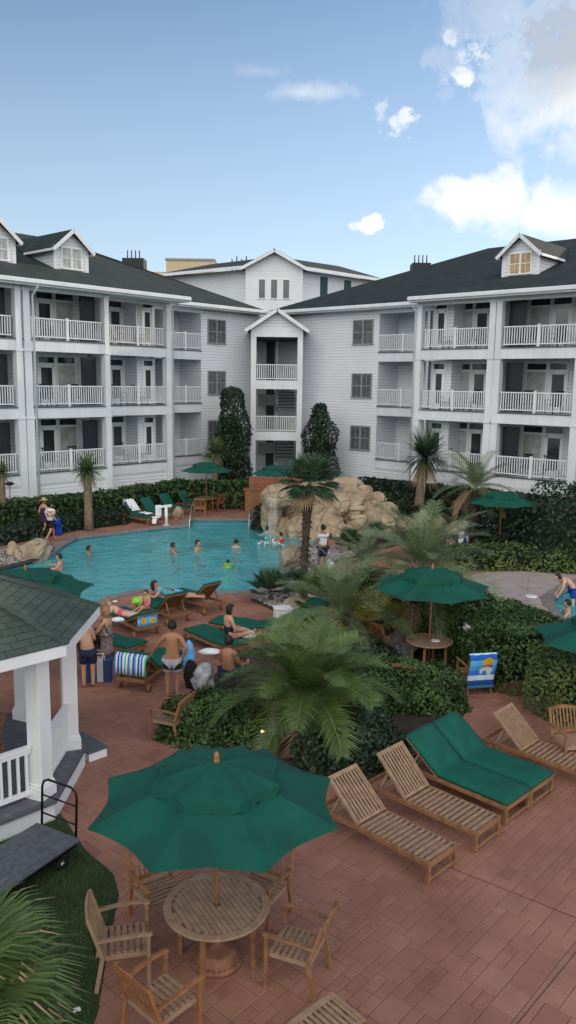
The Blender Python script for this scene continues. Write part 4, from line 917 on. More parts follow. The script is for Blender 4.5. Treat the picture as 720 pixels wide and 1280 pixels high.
# broad fan palm close to the viewer
t = thing('fan_palm', 'broad fan palm with frayed yellow leaf tips at the lower left corner', 'palm', (-2.95, 5.4, 0)); b = MB(); b.tube([(0, 0, 0), (0.05, 0, 1.2), (0, 0, 1.7)], [.2, .17, .16], 12); b.build('trunk', 'bark', t)
V = []; T = []; MI = []
for (dx, dy, dz, pet, r_, fold) in ((.75, .35, .30, .55, .95, .3), (.85, -.05, .05, .5, .95, .3), (.7, -.3, -.35, .5, .9, .5), (.45, .7, .4, .6, .9, .3), (.5, -.55, .35, .5, .95, .3), (-.6, .6, .4, .6, .9, .3), (-.8, -.2, .2, .6, .9, .3), (-.2, -.9, .2, .6, .9, .3), (.2, .2, 1, .5, .85, .3), (.9, .25, -.3, .45, .8, .5), (.6, .1, .6, .5, .95, .3), (.3, -.2, .8, .5, .9, .3), (.9, .5, .1, .55, .9, .4), (.6, -.1, -.6, .5, .85, .5)):
    fan_leaf(Vector((0, 0, 0)), Vector((dx, dy, dz)), pet, r_, 58, 190, fold, .45, V=V, T=T, MI=MI, petw=.035, tipdead=.18, wd=.052)
o = fast_mesh('crown', np.array([[tuple(x) for x in v] for v in V]), 4, ['palm', 'dead'], MI, T, t); o.location = (0, 0, 1.7)
# small plants
spray(at(48, 684), 70, .75, 'dark spiky tuft beside the boulder at the left end of the pool', 'agave', 'palm_dark', .03)
spray(at(105/2.77, 0) if False else at(40, 697), 24, .55, 'yellow-green spiky plant behind the big boulder at the left end of the pool', 'agave', 'palm_yellow', .03)
spray(at(520, 652), 60, .7, 'dark spiky grass behind the spa boulders', 'ornamental_grass', 'palm_dark', .03)
spray(at(455, 612)+Vector((0, 0, 0)), 60, .7, 'spiky grass tuft on the slope right of the waterfall', 'ornamental_grass', 'palm_grey', .03)
bush('shrub', at(325, 660), (.38, .38, 1.0), 'narrow dark shrub against the left end of the waterfall rocks', .07, 200, 'leaf_dark', 2.4, .1)

# ------------------------------------------------------------------ rocks
def rock_mesh(rx, ry, rz, seed, cuts=14, sub=4, rough=.06):
    bm = bmesh.new(); bmesh.ops.create_icosphere(bm, subdivisions=sub, radius=1); r_ = random.Random(seed)
    pl = []
    for i in range(cuts):
        n_ = Vector((r_.gauss(0, 1), r_.gauss(0, 1), r_.gauss(0, .8))).normalized(); pl.append((n_, r_.uniform(.62, .86)))
    for v in bm.verts:
        p = v.co.copy()
        for n_, d in pl:
            k = p.dot(n_)
            if k > d: p -= n_*(k-d)*.97
        p += p.normalized()*noise.noise(p*2.2+Vector((seed, 0, 0)))*rough*1.6+p.normalized()*noise.noise(p*6+Vector((seed, 3, 0)))*rough*.5
        v.co = (p.x*rx, p.y*ry, p.z*rz)
    me = bpy.data.meshes.new('rock'); bm.to_mesh(me); bm.free()
    for p in me.polygons: p.use_smooth = True
    return me
def boulder(name, loc, r, seed, m='rock', parent=None, lab=None, rz=None, group=None, sub=4):
    me = rock_mesh(*r, seed, sub=sub); me.materials.append(MATS[m]); o = bpy.data.objects.new(name, me); COL.objects.link(o); o.location = loc
    o.rotation_euler = (0, 0, rz if rz is not None else seed*1.7); es = o.modifiers.new('e', 'EDGE_SPLIT'); es.split_angle = R(24)
    if parent: o.parent = parent
    if lab: tag(o, lab, 'boulder', group)
    return o
base = Vector((1.5, 35.2, 0)); RK = thing('waterfall_rocks', 'tan sandstone waterfall grotto of piled boulders at the back of the pool', 'rock', base)
def rb(px, py, Y, rx, ry, rz, seed, nm='boulder', rot=0):
    py += 9
    p = atY(px, py, Y)-base; boulder(nm, p, (rx, ry, rz), seed, 'rock', RK, rz=rot)
rocks = [(352, 612, 35.2, .95, .8, .62, 1, .1), (340, 640, 36.0, .6, .8, 1.0, 2, 0), (352, 662, 35.8, .8, .8, 1.0, 3, .4), (372, 655, 35.6, .7, .7, 1.2, 4, .2), (392, 640, 35.6, .7, .7, 1.3, 5, 1), (395, 668, 35.0, .8, .7, .7, 6, 0),
    (392, 606, 36.0, .7, .7, .6, 7, 2), (412, 603, 36.4, .8, .7, .55, 8, .3), (435, 605, 36.6, .8, .6, .55, 9, .6), (418, 625, 35.8, .9, .7, .75, 10, .2), (412, 650, 35.3, .8, .7, .8, 11, .7), (430, 665, 34.8, .8, .7, .7, 12, .1),
    (440, 628, 35.9, .7, .6, .9, 13, 0), (455, 612, 36.6, .75, .7, .6, 14, 1.2), (470, 617, 36.6, .65, .6, .5, 15, .5), (478, 633, 36.2, .8, .7, .65, 16, 0), (472, 652, 35.6, .9, .8, .8, 17, .2), (452, 655, 35.2, .8, .7, .8, 18, .9),
    (458, 638, 36.0, .8, .6, .8, 19, .3), (376, 625, 36.4, .8, .9, 1.1, 20, .8), (400, 622, 36.6, .9, .9, 1.1, 21, .1), (362, 675, 35.3, .8, .6, .5, 22, 0), (380, 672, 35.0, .6, .6, .45, 23, .5), (430, 630, 37.2, 1.6, 1.2, 1.65, 24, .5), (380, 640, 37.4, 1.5, 1.2, 1.55, 25, .5), (464, 650, 37.0, 1.1, 1.1, 1.2, 26, .2)]
for q in rocks: rb(*q[:7], rot=q[7])
# ledges cut like steps beside the slide
for i in range(5):
    p = atY(452-i*2, 668-i*11, 34.9+i*.22)-base; b = MB(); b.box((0, 0, 0), (.75, .5, .22)); o = b.build('ledge', 'rock', RK, bevel=.06, loc=p)
wf = MB(); A = atY(341, 618, 34.5)-base; vs = []; fs = []
for j in range(9):
    for i in range(9): k = j/8; vs.append((A.x-.16+.34*i/8+.04*math.sin(j*2+i), A.y-.1-.35*k**.5+.05*math.sin(i*2.1), A.z-.05-(A.z-.1+WZ*-1)*k**1.3+0))
for j in range(8):
    for i in range(8): q = j*9+i; fs.append((q, q+1, q+10, q+9))
wf.add(vs, fs, True); wf.build('waterfall', 'falling_water', RK)
for (px, py, r, sd, m, lab) in ((366, 708, (.55, .6, .75), 31, 'boulder', 'tall pale boulder standing at the pool edge left of the windmill palm'),
    (348, 690, (.3, .3, .3), 39, 'boulder', None),
    (42, 697, (.95, .6, .55), 32, 'rock', 'big tan boulder at the left end of the pool'), (18, 694, (.32, .3, .42), 33, 'rock', 'small upright tan boulder left of the big one'),
    (432, 688, (.3, .3, .36), 34, 'rock', 'small tan boulder in the pebbles right of the man in white'), (378, 765, (.75, .55, .38), 35, 'boulder', 'flat pale boulder in the pebbles beneath the feather palm fronds'),
    (400, 752, (.28, .3, .25), 36, 'boulder', 'little pale rock behind the flat boulder in the pebbles'), (297, 905, (.48, .4, .34), 37, 'grey_rock', 'blue-grey rock behind the shrub, under the palm'),
    (345, 910, (.6, .5, .5), 38, 'grey_rock', 'larger grey rock half hidden under the big palm fronds'), (395, 905, (.4, .4, .45), 40, 'grey_rock', 'pale grey rock right of the palm trunk'), (505, 942, (.35, .3, .25), 41, 'grey_rock', 'low grey rock at the bed edge behind the double lounger'),
    (496, 820, (.6, .5, .5), 42, 'grey_rock', 'grey rock between the palms and the round table'), (222, 648, (.35, .3, .45), 43, 'rock', 'tan rock standing beside the white pool lift'),
    (505, 664, (.85, .6, .55), 44, 'rock', 'first tan boulder of the spa edge, nearest the waterfall'), (528, 657, (.8, .55, .65), 45, 'rock', 'second tan boulder of the spa edge, below the cordyline'), (552, 660, (.85, .6, .6), 46, 'rock', 'third tan boulder of the spa edge'),
    (575, 668, (.8, .6, .5), 47, 'rock', 'fourth tan boulder of the spa edge, beside the white sign box'), (470, 668, (.6, .6, .5), 48, 'rock', 'tan boulder between the waterfall rocks and the spa'), (672, 768, (.6, .4, .22), 49, 'boulder', 'low flat pale boulder at the corner of the splash pool deck')):
    if lab: boulder('boulder', at(px, py)+Vector((0, 0, r[2]*.35)), r, sd, m, lab=lab)
# ------------------------------------------------------------------ gazebo
GC = Vector((-5.75, 12.3, 0)); GZ = thing('gazebo', 'white octagonal gazebo with green shingle roof at the left edge', 'gazebo', GC)
def octo(r, a0=22.5): return [(r*math.cos(R(a0+45*k)), r*math.sin(R(a0+45*k))) for k in range(8)]
b = MB(); b.prism(octo(2.42), -.02, .30); b.build('base', 'white', GZ)
b = MB(); b.prism(octo(2.46), .302, .36); b.build('floor_edge', 'deck_edge', GZ)
b = MB()
for i in range(-17, 18):
    y = i*.145; half = min(2.23, 2.23*1.4142-abs(y)-.06) if abs(y) < 2.18 else 0
    if half > 0: b.b2(-half, half, y-.066, y+.066, .361, .385)
fo = b.build('floorboards', 'deck_boards', GZ); fo.rotation_euler = (0, 0, R(45))
for k, (x, y) in enumerate(octo(2.18)):
    a = R(22.5+45*k); q = Matrix.Rotation(a, 4, 'Z'); b = MB()
    b.box((x, y, 1.55), (.25, .27, 2.4), mtx=q); b.box((x, y, .48), (.32, .34, .2), mtx=q); b.box((x, y, 2.62), (.3, .32, .1), mtx=q); b.box((x, y, .60), (.29, .31, .05), mtx=q); b.build('post', 'white', GZ, bevel=.008)
P8 = octo(2.18)
for k in (1, 2, 3, 4, 6, 7, 5):     # one side (towards the patio behind) stays open as the doorway
    if k == 1: continue
    a, c = Vector(P8[k]), Vector(P8[(k+1) % 8]); d = (c-a).normalized(); a = a+d*.16; c = c-d*.16; b = MB()
    b.bar((*a, 1.22), (*c, 1.22), .09, .05); b.bar((*a, 1.16), (*c, 1.16), .05, .06); b.bar((*a, .50), (*c, .50), .05, .07); n = int((c-a).length/.13)
    for i in range(n): p = a.lerp(c, (i+.5)/n); b.bar((*p, .53), (*p, 1.13), .038, .038, up=(*d, 0))
    b.build('railing', 'white', GZ)
O = octo(2.75); RP = 3.92; b = MB(); vs = []
rf = MB()
for k in range(8):
    a, c = O[k], O[(k+1) % 8]; rf.add([(a[0], a[1], 2.88), (c[0], c[1], 2.88), (0, 0, RP)], [(0, 1, 2)])
ro = rf.build('roof', 'roof_green', GZ)
def gz_uv(co, p):
    n_ = Vector((p.normal.x, p.normal.y)).normalized(); return (-co.x*n_.y+co.y*n_.x+10*p.index, (co.z-2.88)*2.25)
uvset(ro, gz_uv)
b = MB()
for k in range(8): a = O[k]; b.bar((a[0], a[1], 2.885), (0, 0, RP+.005), .13, .02)
r_ = b.build('roof_hip', 'roof_green', GZ); uvset(r_, lambda c, p: (c.x*3, c.y*3))
b = MB(); b.prism([(x*.995, y*.995) for x, y in O], 2.70, 2.87); b.build('fascia', 'white', GZ)
b = MB(); b.lathe([(.09, RP-.03), (.07, RP+.1), (.12, RP+.2), (.04, RP+.32), (.01, RP+.5)], n=10); b.build('finial', 'white', GZ)
# step at the doorway
b = MB(); a, c = Vector(P8[1]), Vector(P8[2]); b = MB(); 
st = thing('gazebo_step', 'small white-sided step on the pool side of the gazebo', 'step', (-3.62, 13.72, 0), R(45)); b.box((0, 0, .08), (.36, .8, .16)); b.build('riser', 'white', st); b = MB(); b.box((0, 0, .175), (.4, .84, .03)); b.build('tread', 'deck_edge', st)

# ------------------------------------------------------------------ furniture builders
def armchair(label, loc, rz, m='wood', seatm='wood_grey', group=None):
    t = thing('armchair', label, 'chair', loc, rz, group)
    b = MB()
    for i in range(7): y = -.225+i*.072; b.b2(-.235, .235, y-.024, y+.024, .425, .443)
    b.b2(-.25, .25, -.265, -.25, .375, .43); b.b2(-.25, .25, .235, .25, .375, .43); b.b2(-.255, -.237, -.25, .235, .375, .43); b.b2(.237, .255, -.25, .235, .375, .43)
    b.build('seat', seatm, t, bevel=.003)
    b = MB()                                                     # curved top rail and slats; +y is the front
    def back(z): return -.25-.16*max(0, (z-.44))/.5
    pts = [(x, back(.90)-.025*math.cos(x*5), .86+.045*math.cos(x*5.2)) for x in np.linspace(-.26, .26, 9)]
    for p, q in zip(pts[:-1], pts[1:]): b.bar(p, (q[0]+.002, q[1], q[2]), .028, .065)
    b.bar((-.26, back(.5), .5), (.26, back(.5), .5), .025, .05)
    for i in range(7): x = -.204+.068*i; b.bar((x, back(.52), .52), (x, back(.86)-.02*math.cos(x*5), .85+.045*math.cos(x*5.2)), .027, .012, up=(0, 1, 0))
    b.build('backrest', m, t, bevel=.003)
    for s in (-1, 1):
        b = MB(); b.bar((s*.275, .25, 0), (s*.275, .25, .645), .045, .045); b.build('leg', m, t, bevel=.004)
        b = MB(); b.bar((s*.275, -.33, 0), (s*.275, -.25, .44), .04, .045, taper=1.05); b.bar((s*.275, -.25, .43), (s*.272, back(.9), .9), .04, .042); b.build('leg', m, t, bevel=.004)
        b = MB(); pp = [(s*.275, -.30, .63), (s*.29, -.1, .655), (s*.295, .12, .665), (s*.28, .29, .655)]
        for p, q in zip(pp[:-1], pp[1:]): b.bar(p, q, .055, .026)
        b.build('armrest', m, t, bevel=.004)
    return t
def lounger(label, loc, rz, m='wood_grey', ang=38, cushion=None, w=.68, ln=1.95, wheels=False, group=None, parts=True, cm='cushion'):
    """foot end at the origin, length along +y, corner-to-corner from x=0 to x=w"""
    t = thing('sun_lounger', label, 'sun lounger', loc, rz, group); h = .33; hb = ln*.62
    b = MB()
    for x in (.02, w-.02): b.bar((x, 0, h-.04), (x, ln, h-.04), .035, .075)
    b.b2(.037, w-.037, .0, .035, h-.078, h-.002); b.b2(.037, w-.037, ln-.035, ln, h-.078, h-.002); b.b2(.037, w-.037, hb-.02, hb+.02, h-.078, h-.03); b.b2(.037, w-.037, 0, .03, .06, .10)
    b.build('frame', 'wood' if m == 'wood_grey' else m, t, bevel=.003)
    b = MB(); n = 13
    for i in range(n): y = .045+(hb-.07)*(i+.5)/n; b.b2(.045, w-.045, y-.0265, y+.0265, h-.02, h+.002)
    b.build('seat', m, t, bevel=.002)
    a = R(ang); L_ = ln-hb+.02; c, s = math.cos(a), math.sin(a); bk = MB()
    def bp(x, u, k=0): return (x, hb+u*c-k*s, h-.01+u*s+k*c)
    n = 9
    for i in range(n): x = .075+(w-.15)*i/(n-1); bk.bar(bp(x, .05), bp(x, L_-.06), .036, .02, up=(0, -s, c))
    for x in (.038, w-.038): bk.bar(bp(x, 0), bp(x, L_), .03, .045, up=(0, -s, c))
    bk.bar(bp(.02, L_-.03), bp(w-.02, L_-.03), .065, .03, up=(0, -s, c)); bk.bar(bp(.05, .03), bp(w-.05, .03), .04, .025, up=(0, -s, c))
    bk.build('backrest', m, t, bevel=.002)
    b = MB(); 
    for x in (.09, w-.09):
        e = bp(x, L_*.6, -.03); b.bar(e, (x, e[1]+.16, h-.04), .03, .035)
    b.bar((.05, hb+L_*.6*c+.16, h-.055), (w-.05, hb+L_*.6*c+.16, h-.055), .03, .03); b.build('prop_bar', m, t)
    for x in (.035, w-.035):
        b = MB(); b.bar((x, .03, 0), (x, .03, h-.077), .055, .055); b.build('leg', 'wood' if m == 'wood_grey' else m, t, bevel=.003)
        b = MB(); b.bar((x, ln-.2, 0 if not wheels else .12), (x, ln-.2, h-.077), .055, .055); b.build('leg', m, t, bevel=.003)
        if wheels: b = MB(); q = .045 if x > .1 else -.045; b.tube([(x+q-.015, ln-.2, .09), (x+q+.015, ln-.2, .09)], .09, 14); b.build('wheel', 'wood_red', t)
    if cushion:
        for (u0, u1, z0) in ((0, 1, 0),):
            b = MB(); th = .085; K = 10; vs = []; fs = []; prof = []
            for i in range(K+1): y = .0+(hb-.02)*i/K; prof.append((y, h+.012, 0, 1))
            for i in range(1, K+1): u = .02+(L_-.0)*i/K; prof.append((hb+u*c, h+.012+u*s, -s, c))
            m_ = len(prof); J = 9
            for i, (y, z, ny, nz) in enumerate(prof):
                e = .55 if i in (0, m_-1) else (.72 if i == K else 1)
                for j in range(J):
                    x = .01+(w-.02)*j/(J-1); ed = .5 if j in (0, J-1) else 1; q = th*e*ed*(1+.05*math.sin(i*2+j)); vs.append((x, y+ny*q, z+nz*q))
                for j in range(J): x = .01+(w-.02)*j/(J-1); vs.append((x, y, z))
            for i in range(m_-1):
                for j in range(J-1):
                    p = i*2*J+j; q = p+2*J; fs.append((p, p+1, q+1, q)); fs.append((p+J, q+J, q+J+1, p+J+1))
                p = i*2*J; q = p+2*J; fs.append((p, q, q+J, p+J)); p += J-1; q += J-1; fs.append((p, p+J, q+J, q))
            fs.append(tuple([j for j in range(J)]+[J+j for j in range(J-1, -1, -1)])[::-1]); e = (m_-1)*2*J; fs.append(tuple([e+j for j in range(J)]+[e+J+j for j in range(J-1, -1, -1)]))
            b.add(vs, fs, True); b.build('cushion', cm, t)
    return t
def umbrella(label, loc, rad=1.38, top=2.52, drop=.50, rz=0, vent=True, cat='umbrella', polem='wood_red', base_=None, tilt=(0, 0), group=None, lean=0):
    t = thing('patio_umbrella', label, cat, loc, rz, group); t.rotation_euler = (tilt[0], tilt[1], rz)
    b = MB(); b.tube([(0, 0, .05), (0, 0, top-.02)], .022, 10); b.build('pole', polem, t)
    def canopy(r0, r1, z0, z1, sag, scal, n=8, sub=6, rings=7, hem=0, ripple=0.0):
        bb = MB(); vs = []; fs = []; M_ = n*sub; rs = []
        for j in range(rings+1):
            k = j/rings; r = r0+(r1-r0)*k
            for i in range(M_):
                a = 2*math.pi*i/M_; f = (i % sub)/sub; e = math.cos(math.pi/n)/math.cos((f-.5)*2*math.pi/n); mid = math.sin(math.pi*f)
                rr_ = r*(e if k > .0 else e)*(1-scal*mid*k); z = z0+(z1-z0)*k+.03*math.sin(math.pi*k)-sag*mid*k*(1.1-k)*2+ripple*math.sin(i*2.3+j)*k
                vs.append((rr_*math.cos(a), rr_*math.sin(a), z))
        if hem:
            for i in range(M_): x, y, z = vs[rings*M_+i]; q = 1+.015+.02*math.sin(i*3.1); vs.append((x*q, y*q, z-hem*(1+.25*math.sin(i*1.9))))
            rings += 1
        for j in range(rings):
            for i in range(M_): fs.append((j*M_+i, (j+1)*M_+i, (j+1)*M_+(i+1) % M_, j*M_+(i+1) % M_))
        bb.add(vs, fs, False); bb.sm = [True]*len(bb.sm); return bb
    c = canopy(.10, rad, top-.06, top-drop, .035, .075, ripple=.004); o = c.build('canopy', 'umbrella', t)
    md = o.modifiers.new('e', 'EDGE_SPLIT'); md.split_angle = R(14)
    if vent:
        v = canopy(.03, rad*.52, top+.02, top-drop*.52+.125, .035, .07, hem=.115, rings=6, ripple=.016); o2 = v.build('vent_flap', 'umbrella', t); md = o2.modifiers.new('e', 'EDGE_SPLIT'); md.split_angle = R(16)
    for k in range(8):
        a = 2*math.pi*k/8; e = Vector((rad*.985*math.cos(a), rad*.985*math.sin(a), top-drop-.02)); h = Vector((0, 0, top-.10)); b = MB(); b.bar(h, e, .02, .025)
        b.bar(h.lerp(e, .5)-Vector((0, 0, .01)), (0, 0, top-drop-.12), .016, .02); b.build('rib', polem, t)
    b = MB(); b.lathe([(.035, top+.01), (.04, top+.04), (.028, top+.055), (.036, top+.08), (.026, top+.12), (.004, top+.145)], n=12); b.build('finial', polem, t)
    if base_:
        b = MB(); b.lathe([(.30, 0), (.31, .03), (.30, .06), (.27, .08), (.275, .11), (.235, .13), (.24, .16), (.19, .18), (.12, .21), (.06, .24), (.035, .36), (.03, .40)], n=40)
        for k in range(28): a = 2*math.pi*k/28; b.ball((.283*math.cos(a), .283*math.sin(a), .07), (.022, .022, .016), 6, 4)
        b.build('base', 'bronze', t)
    return t
def round_table(label, loc, r=.60, h=.73, m='wood', top='wood_grey', rz=0, hole=True, slats=15, legs=4, group=None):
    t = thing('round_table', label, 'table', loc, rz, group); b = MB(); ri = r*.86; n = 48; vs = []; fs = []
    for rr_, z in ((ri, h-.03), (r, h-.03), (r+.005, h-.015), (r, h), (ri, h)):
        for k in range(n): a = 2*math.pi*k/n; vs.append((rr_*math.cos(a), rr_*math.sin(a), z))
    for j in range(5):
        for k in range(n): fs.append((j*n+k, j*n+(k+1) % n, ((j+1) % 5)*n+(k+1) % n, ((j+1) % 5)*n+k))
    b.add(vs, fs); b.build('rim', top, t)
    b = MB(); w_ = 2*ri/slats
    for i in range(slats):
        x = -ri+w_*(i+.5); hl = math.sqrt(max(.0, (ri-.004)**2-(abs(x)+w_*.3)**2)); 
        for y0, y1 in (((-hl, hl),) if abs(x) > .03 else ((-hl, -.04), (.04, hl))): b.b2(x-w_*.5+.004, x+w_*.5-.004, y0, y1, h-.022, h-.003)
    b.b2(-ri*.95, ri*.95, -.04, .04, h-.06, h-.023) ; b.build('tabletop', top, t)
    b = MB(); q = r*.72
    for k in range(4):
        a = R(45+90*k); c = R(135+90*k); b.bar((q*math.cos(a), q*math.sin(a), h-.065), (q*math.cos(c), q*math.sin(c), h-.065), .025, .06)
    b.build('apron', m, t)
    for k in range(4): a = R(45+90*k); b = MB(); b.bar((q*1.03*math.cos(a), q*1.03*math.sin(a), 0), (q*math.cos(a), q*math.sin(a), h-.032), .058, .058, up=(math.cos(a), math.sin(a), 0)); b.build('leg', m, t, bevel=.004)
    return t
def towel(label, pts, w, mt, loc, rz, name='towel', fold=.012, group=None):
    """a cloth strip of width w along x, following pts (y, z)"""
    K = 14; vs = []; fs = []; n = len(pts)
    for j, (y, z) in enumerate(pts):
        for i in range(K): x = w*(i/(K-1)-.5); q = fold*math.sin(i*1.3+j*.35)*min(1, j*.3+.2); vs.append((x+.01*math.sin(j*1.7), y+q, z+q*.4))
    for j in range(n-1):
        for i in range(K-1): a = j*K+i; fs.append((a, a+1, a+K+1, a+K))
    b = MB(); b.add(vs, fs, True); o = b.build(name, mt); o.location = loc; o.rotation_euler = (0, 0, rz)
    uvset(o, lambda c, p: (c.x/w+.5, (c.z)/.6)); md = o.modifiers.new('s', 'SOLIDIFY'); md.thickness = .012
    tag(o, label, 'towel', group); return o

# ------------------------------------------------------------------ foreground dining set
TB = at(271, 1130, .73); TB.z = 0
round_table('round slatted wooden table under the big green umbrella in the foreground', TB, .61, .73, 'wood', 'wood_grey', R(30), slats=17)
umbrella('big green octagonal patio umbrella over the foreground table', TB, 1.45, 2.47, .47, R(24), base_=True)
def ch(px, py, face, lab, m='wood', sm='wood_grey', grp='armchairs round the foreground table'):
    p = at(px, py, .44); p.z = 0; return armchair(lab, p, R(face), m, sm, grp)
# face = heading of the chair front, degrees from +y counter-clockwise
ch(157, 1172, -78, 'greyish wooden armchair on the lawn edge left of the foreground table', 'wood_grey', 'wood_grey')
ch(200, 1112, -145, 'reddish wooden armchair behind-left of the foreground table, partly under the umbrella', 'wood_red')
ch(204, 1245, -42, 'orange-brown wooden armchair in front-left of the foreground table, back to the viewer', 'wood_red', 'wood_grey')
ch(370, 1178, 68, 'brown wooden armchair on the right of the foreground table', 'wood')
ch(325, 1110, 150, 'wooden armchair behind the foreground table, mostly hidden by umbrella and tabletop', 'wood')
# ------------------------------------------------------------------ foreground loungers
A1 = R(41.5); G2 = 'wooden loungers along the shrub bed'
lounger('first bare slatted wooden lounger, nearest the big umbrella', at(535, 1108), R(44.5), ang=40, group=G2, ln=2.08, w=.7)
lounger('second bare slatted wooden lounger, between the first and the green double one', at(594, 1068), R(45.5), ang=45, group=G2, ln=2.08, w=.7)
D = at(632, 1034); q = Matrix.Rotation(R(43), 4, 'Z')
t = lounger('double wooden lounger with two thick green cushions side by side', D, R(45), ang=36, cushion=True, w=.76, ln=2.08)
t2 = lounger('x', Vector((0, 0, 0)), 0, ang=36, cushion=True, w=.76, ln=2.08)
for c in list(t2.children): c.parent = t; c.location = (.77, 0, 0)
bpy.data.objects.remove(t2)
tl = at(617, 900, .80)-at(405, 984, .80)
lounger('third bare slatted wooden lounger, right of the double one and cut by the frame', at(535, 1108)+Vector((tl.x, tl.y, 0)), R(46), ang=42, group=G2, ln=2.08, w=.7)
lounger('bare slatted lounger cut off at the bottom edge below the umbrella table', at(478, 1388, .33)*Vector((1, 1, 0)), R(43), ang=2, ln=1.25)
ch(716, 925, 190, 'wooden armchair at the right edge beyond the loungers', 'wood', grp=None)
# ------------------------------------------------------------------ cart
CT = thing('platform_cart', 'grey carpeted platform cart with black handle parked on the lawn by the gazebo', 'cart', (-3.2, 10.5, 0), R(-29)+math.pi)
b = MB(); b.b2(-.42, .42, 0, 1.9, .33, .39); b.build('deck', 'carpet', CT, bevel=.02)
b = MB(); b.b2(-.38, .38, .03, 1.85, .27, .328); b.build('chassis', 'black_metal', CT)
b = MB(); b.tube([(-.33, .0, .27), (-.33, -.04, .95), (-.30, -.045, 1.03), (-.22, -.05, 1.07), (.22, -.05, 1.07), (.30, -.045, 1.03), (.33, -.04, .95), (.33, 0, .27)], .018, 8)
b.tube([(-.33, -.02, .55), (.33, -.02, .55)], .013, 6); b.tube([(-.33, -.035, .82), (.33, -.035, .82)], .013, 6); b.build('handle', 'black_metal', CT)
for x, y in ((-.3, .25), (.3, .25), (-.3, 1.5), (.3, 1.5)):
    b = MB(); b.tube([(x-.025, y, .10), (x+.025, y, .10)], .10, 16); w_ = b.build('wheel', 'rubber', CT); b = MB(); b.tube([(x-.03, y, .10), (x+.03, y, .10)], .04, 10); b.build('rim', 'steel', w_)
b = MB(); b.b2(-.04, .04, -.03, .03, 0, .004); o = b.build('paper_scrap', 'plastic_white'); o.location = at(96, 1262, .055); o.rotation_euler = (0, 0.1, .5); tag(o, 'small scrap of white paper lying on the lawn', 'litter')
armchair('weathered wooden armchair standing inside the gazebo', (-5.05, 12.3, .385), R(75), 'wood', 'wood')
# ------------------------------------------------------------------ middle ground: tables and umbrellas
mt = at(537, 800, .72); mt.z = 0
round_table('round wooden table under the middle umbrella beside the clipped hedge', mt, .55, .72, 'wood', 'wood_grey', R(20), slats=13)
umbrella('green umbrella in the middle of the garden over the small round table', mt, 1.42, 2.44, .45, R(8))
b = MB(); b.lathe([(.11, 0), (.12, .015), (.10, .02), (.06, .03)], n=16); o = b.build('ashtray', 'plastic_white'); o.location = mt+Vector((.13, -.08, .725)); tag(o, 'white dish on the small round table under the middle umbrella', 'dish')
c1 = at(592, 838, .44); c1.z = 0; armchair('wooden armchair under the blue beach towel beside the clipped hedge', c1, R(12), 'wood', 'wood')
towel('blue and white beach towel with yellow patch hung over an armchair back', [(.37, .18), (.375, .4), (.41, .6), (.465, .8), (.48, .93), (.44, .985), (.35, .95), (.33, .85)], .62, 'towel_blue', c1+Vector((0, 0, 0)), R(192), fold=.012)
for nm, mm, x, z, sx, sz in (('y', 'yellow', -.10, .80, .13, .11), ('r', 'cloth_red', -.10, .70, .12, .035), ('w', 'cloth_white', -.08, .57, .15, .13)):
    b = MB(); n_ = 14; b.add([(x+sx*math.cos(2*math.pi*k/n_)*(1+.12*math.sin(k*2.2)), .43+.28*(z+sz*math.sin(2*math.pi*k/n_)*(1+.12*math.cos(k*1.7))-.6), z+sz*math.sin(2*math.pi*k/n_)*(1+.12*math.cos(k*1.7))) for k in range(n_)], [tuple(range(n_))]); o = b.build('towel_print', mm)
    o.parent = [k for k in COL.objects if k.name.startswith('towel') and k.get('category') == 'towel'][-1]
for px, py, f, lab in ((485, 800, -60, 'wooden armchair left of the small round table, half behind palm leaves'), (510, 850, -20, 'wooden armchair in front of the small round table, behind the shrub'), (575, 778, 130, 'wooden armchair behind the small round table in the hedge shade')):
    p = at(px, py, .44); p.z = 0; armchair(lab, p, R(f), 'wood', 'wood', 'armchairs round the small table under the middle umbrella')
umbrella('green umbrella cut by the right edge above the clipped hedge', at(764, 800, 1.95)*Vector((1, 1, 0)), 1.45, 2.4, .45, R(14))
umbrella('green umbrella beyond the gazebo roof at the left end of the pool', at(33, 738, 2.05)*Vector((1, 1, 0)), 1.5, 2.5, .42, R(20))
umbrella('green umbrella behind the splash pool near the right wing', at(627, 628, 2.2)*Vector((1, 1, 0)), 1.35, 2.6, .42, R(5))
umbrella('green umbrella over the far dining table left of the stair tower', at(258, 588, 2.25)*Vector((1, 1, 0)), 1.35, 2.65, .42, R(12))
umbrella('green umbrella at the foot of the stair tower behind the waterfall', at(345, 592, 2.25)*Vector((1, 1, 0)), 1.3, 2.65, .42, R(3))
ft = at(258, 622, .72); ft.z = 0
round_table('round wooden dining table far behind the pool, left of the stair tower', ft, .6, .72, 'wood_red', 'wood', R(10), slats=9)
for px, py, f, lab in ((238, 624, -80, 'wooden chair left of the far dining table'), (271, 628, 60, 'wooden chair right of the far dining table'), (250, 634, 0, 'wooden chair on the near side of the far dining table')):
    p = at(px, py, .44); p.z = 0; armchair(lab, p, R(f), 'wood_red', 'wood', 'chairs round the far dining table')
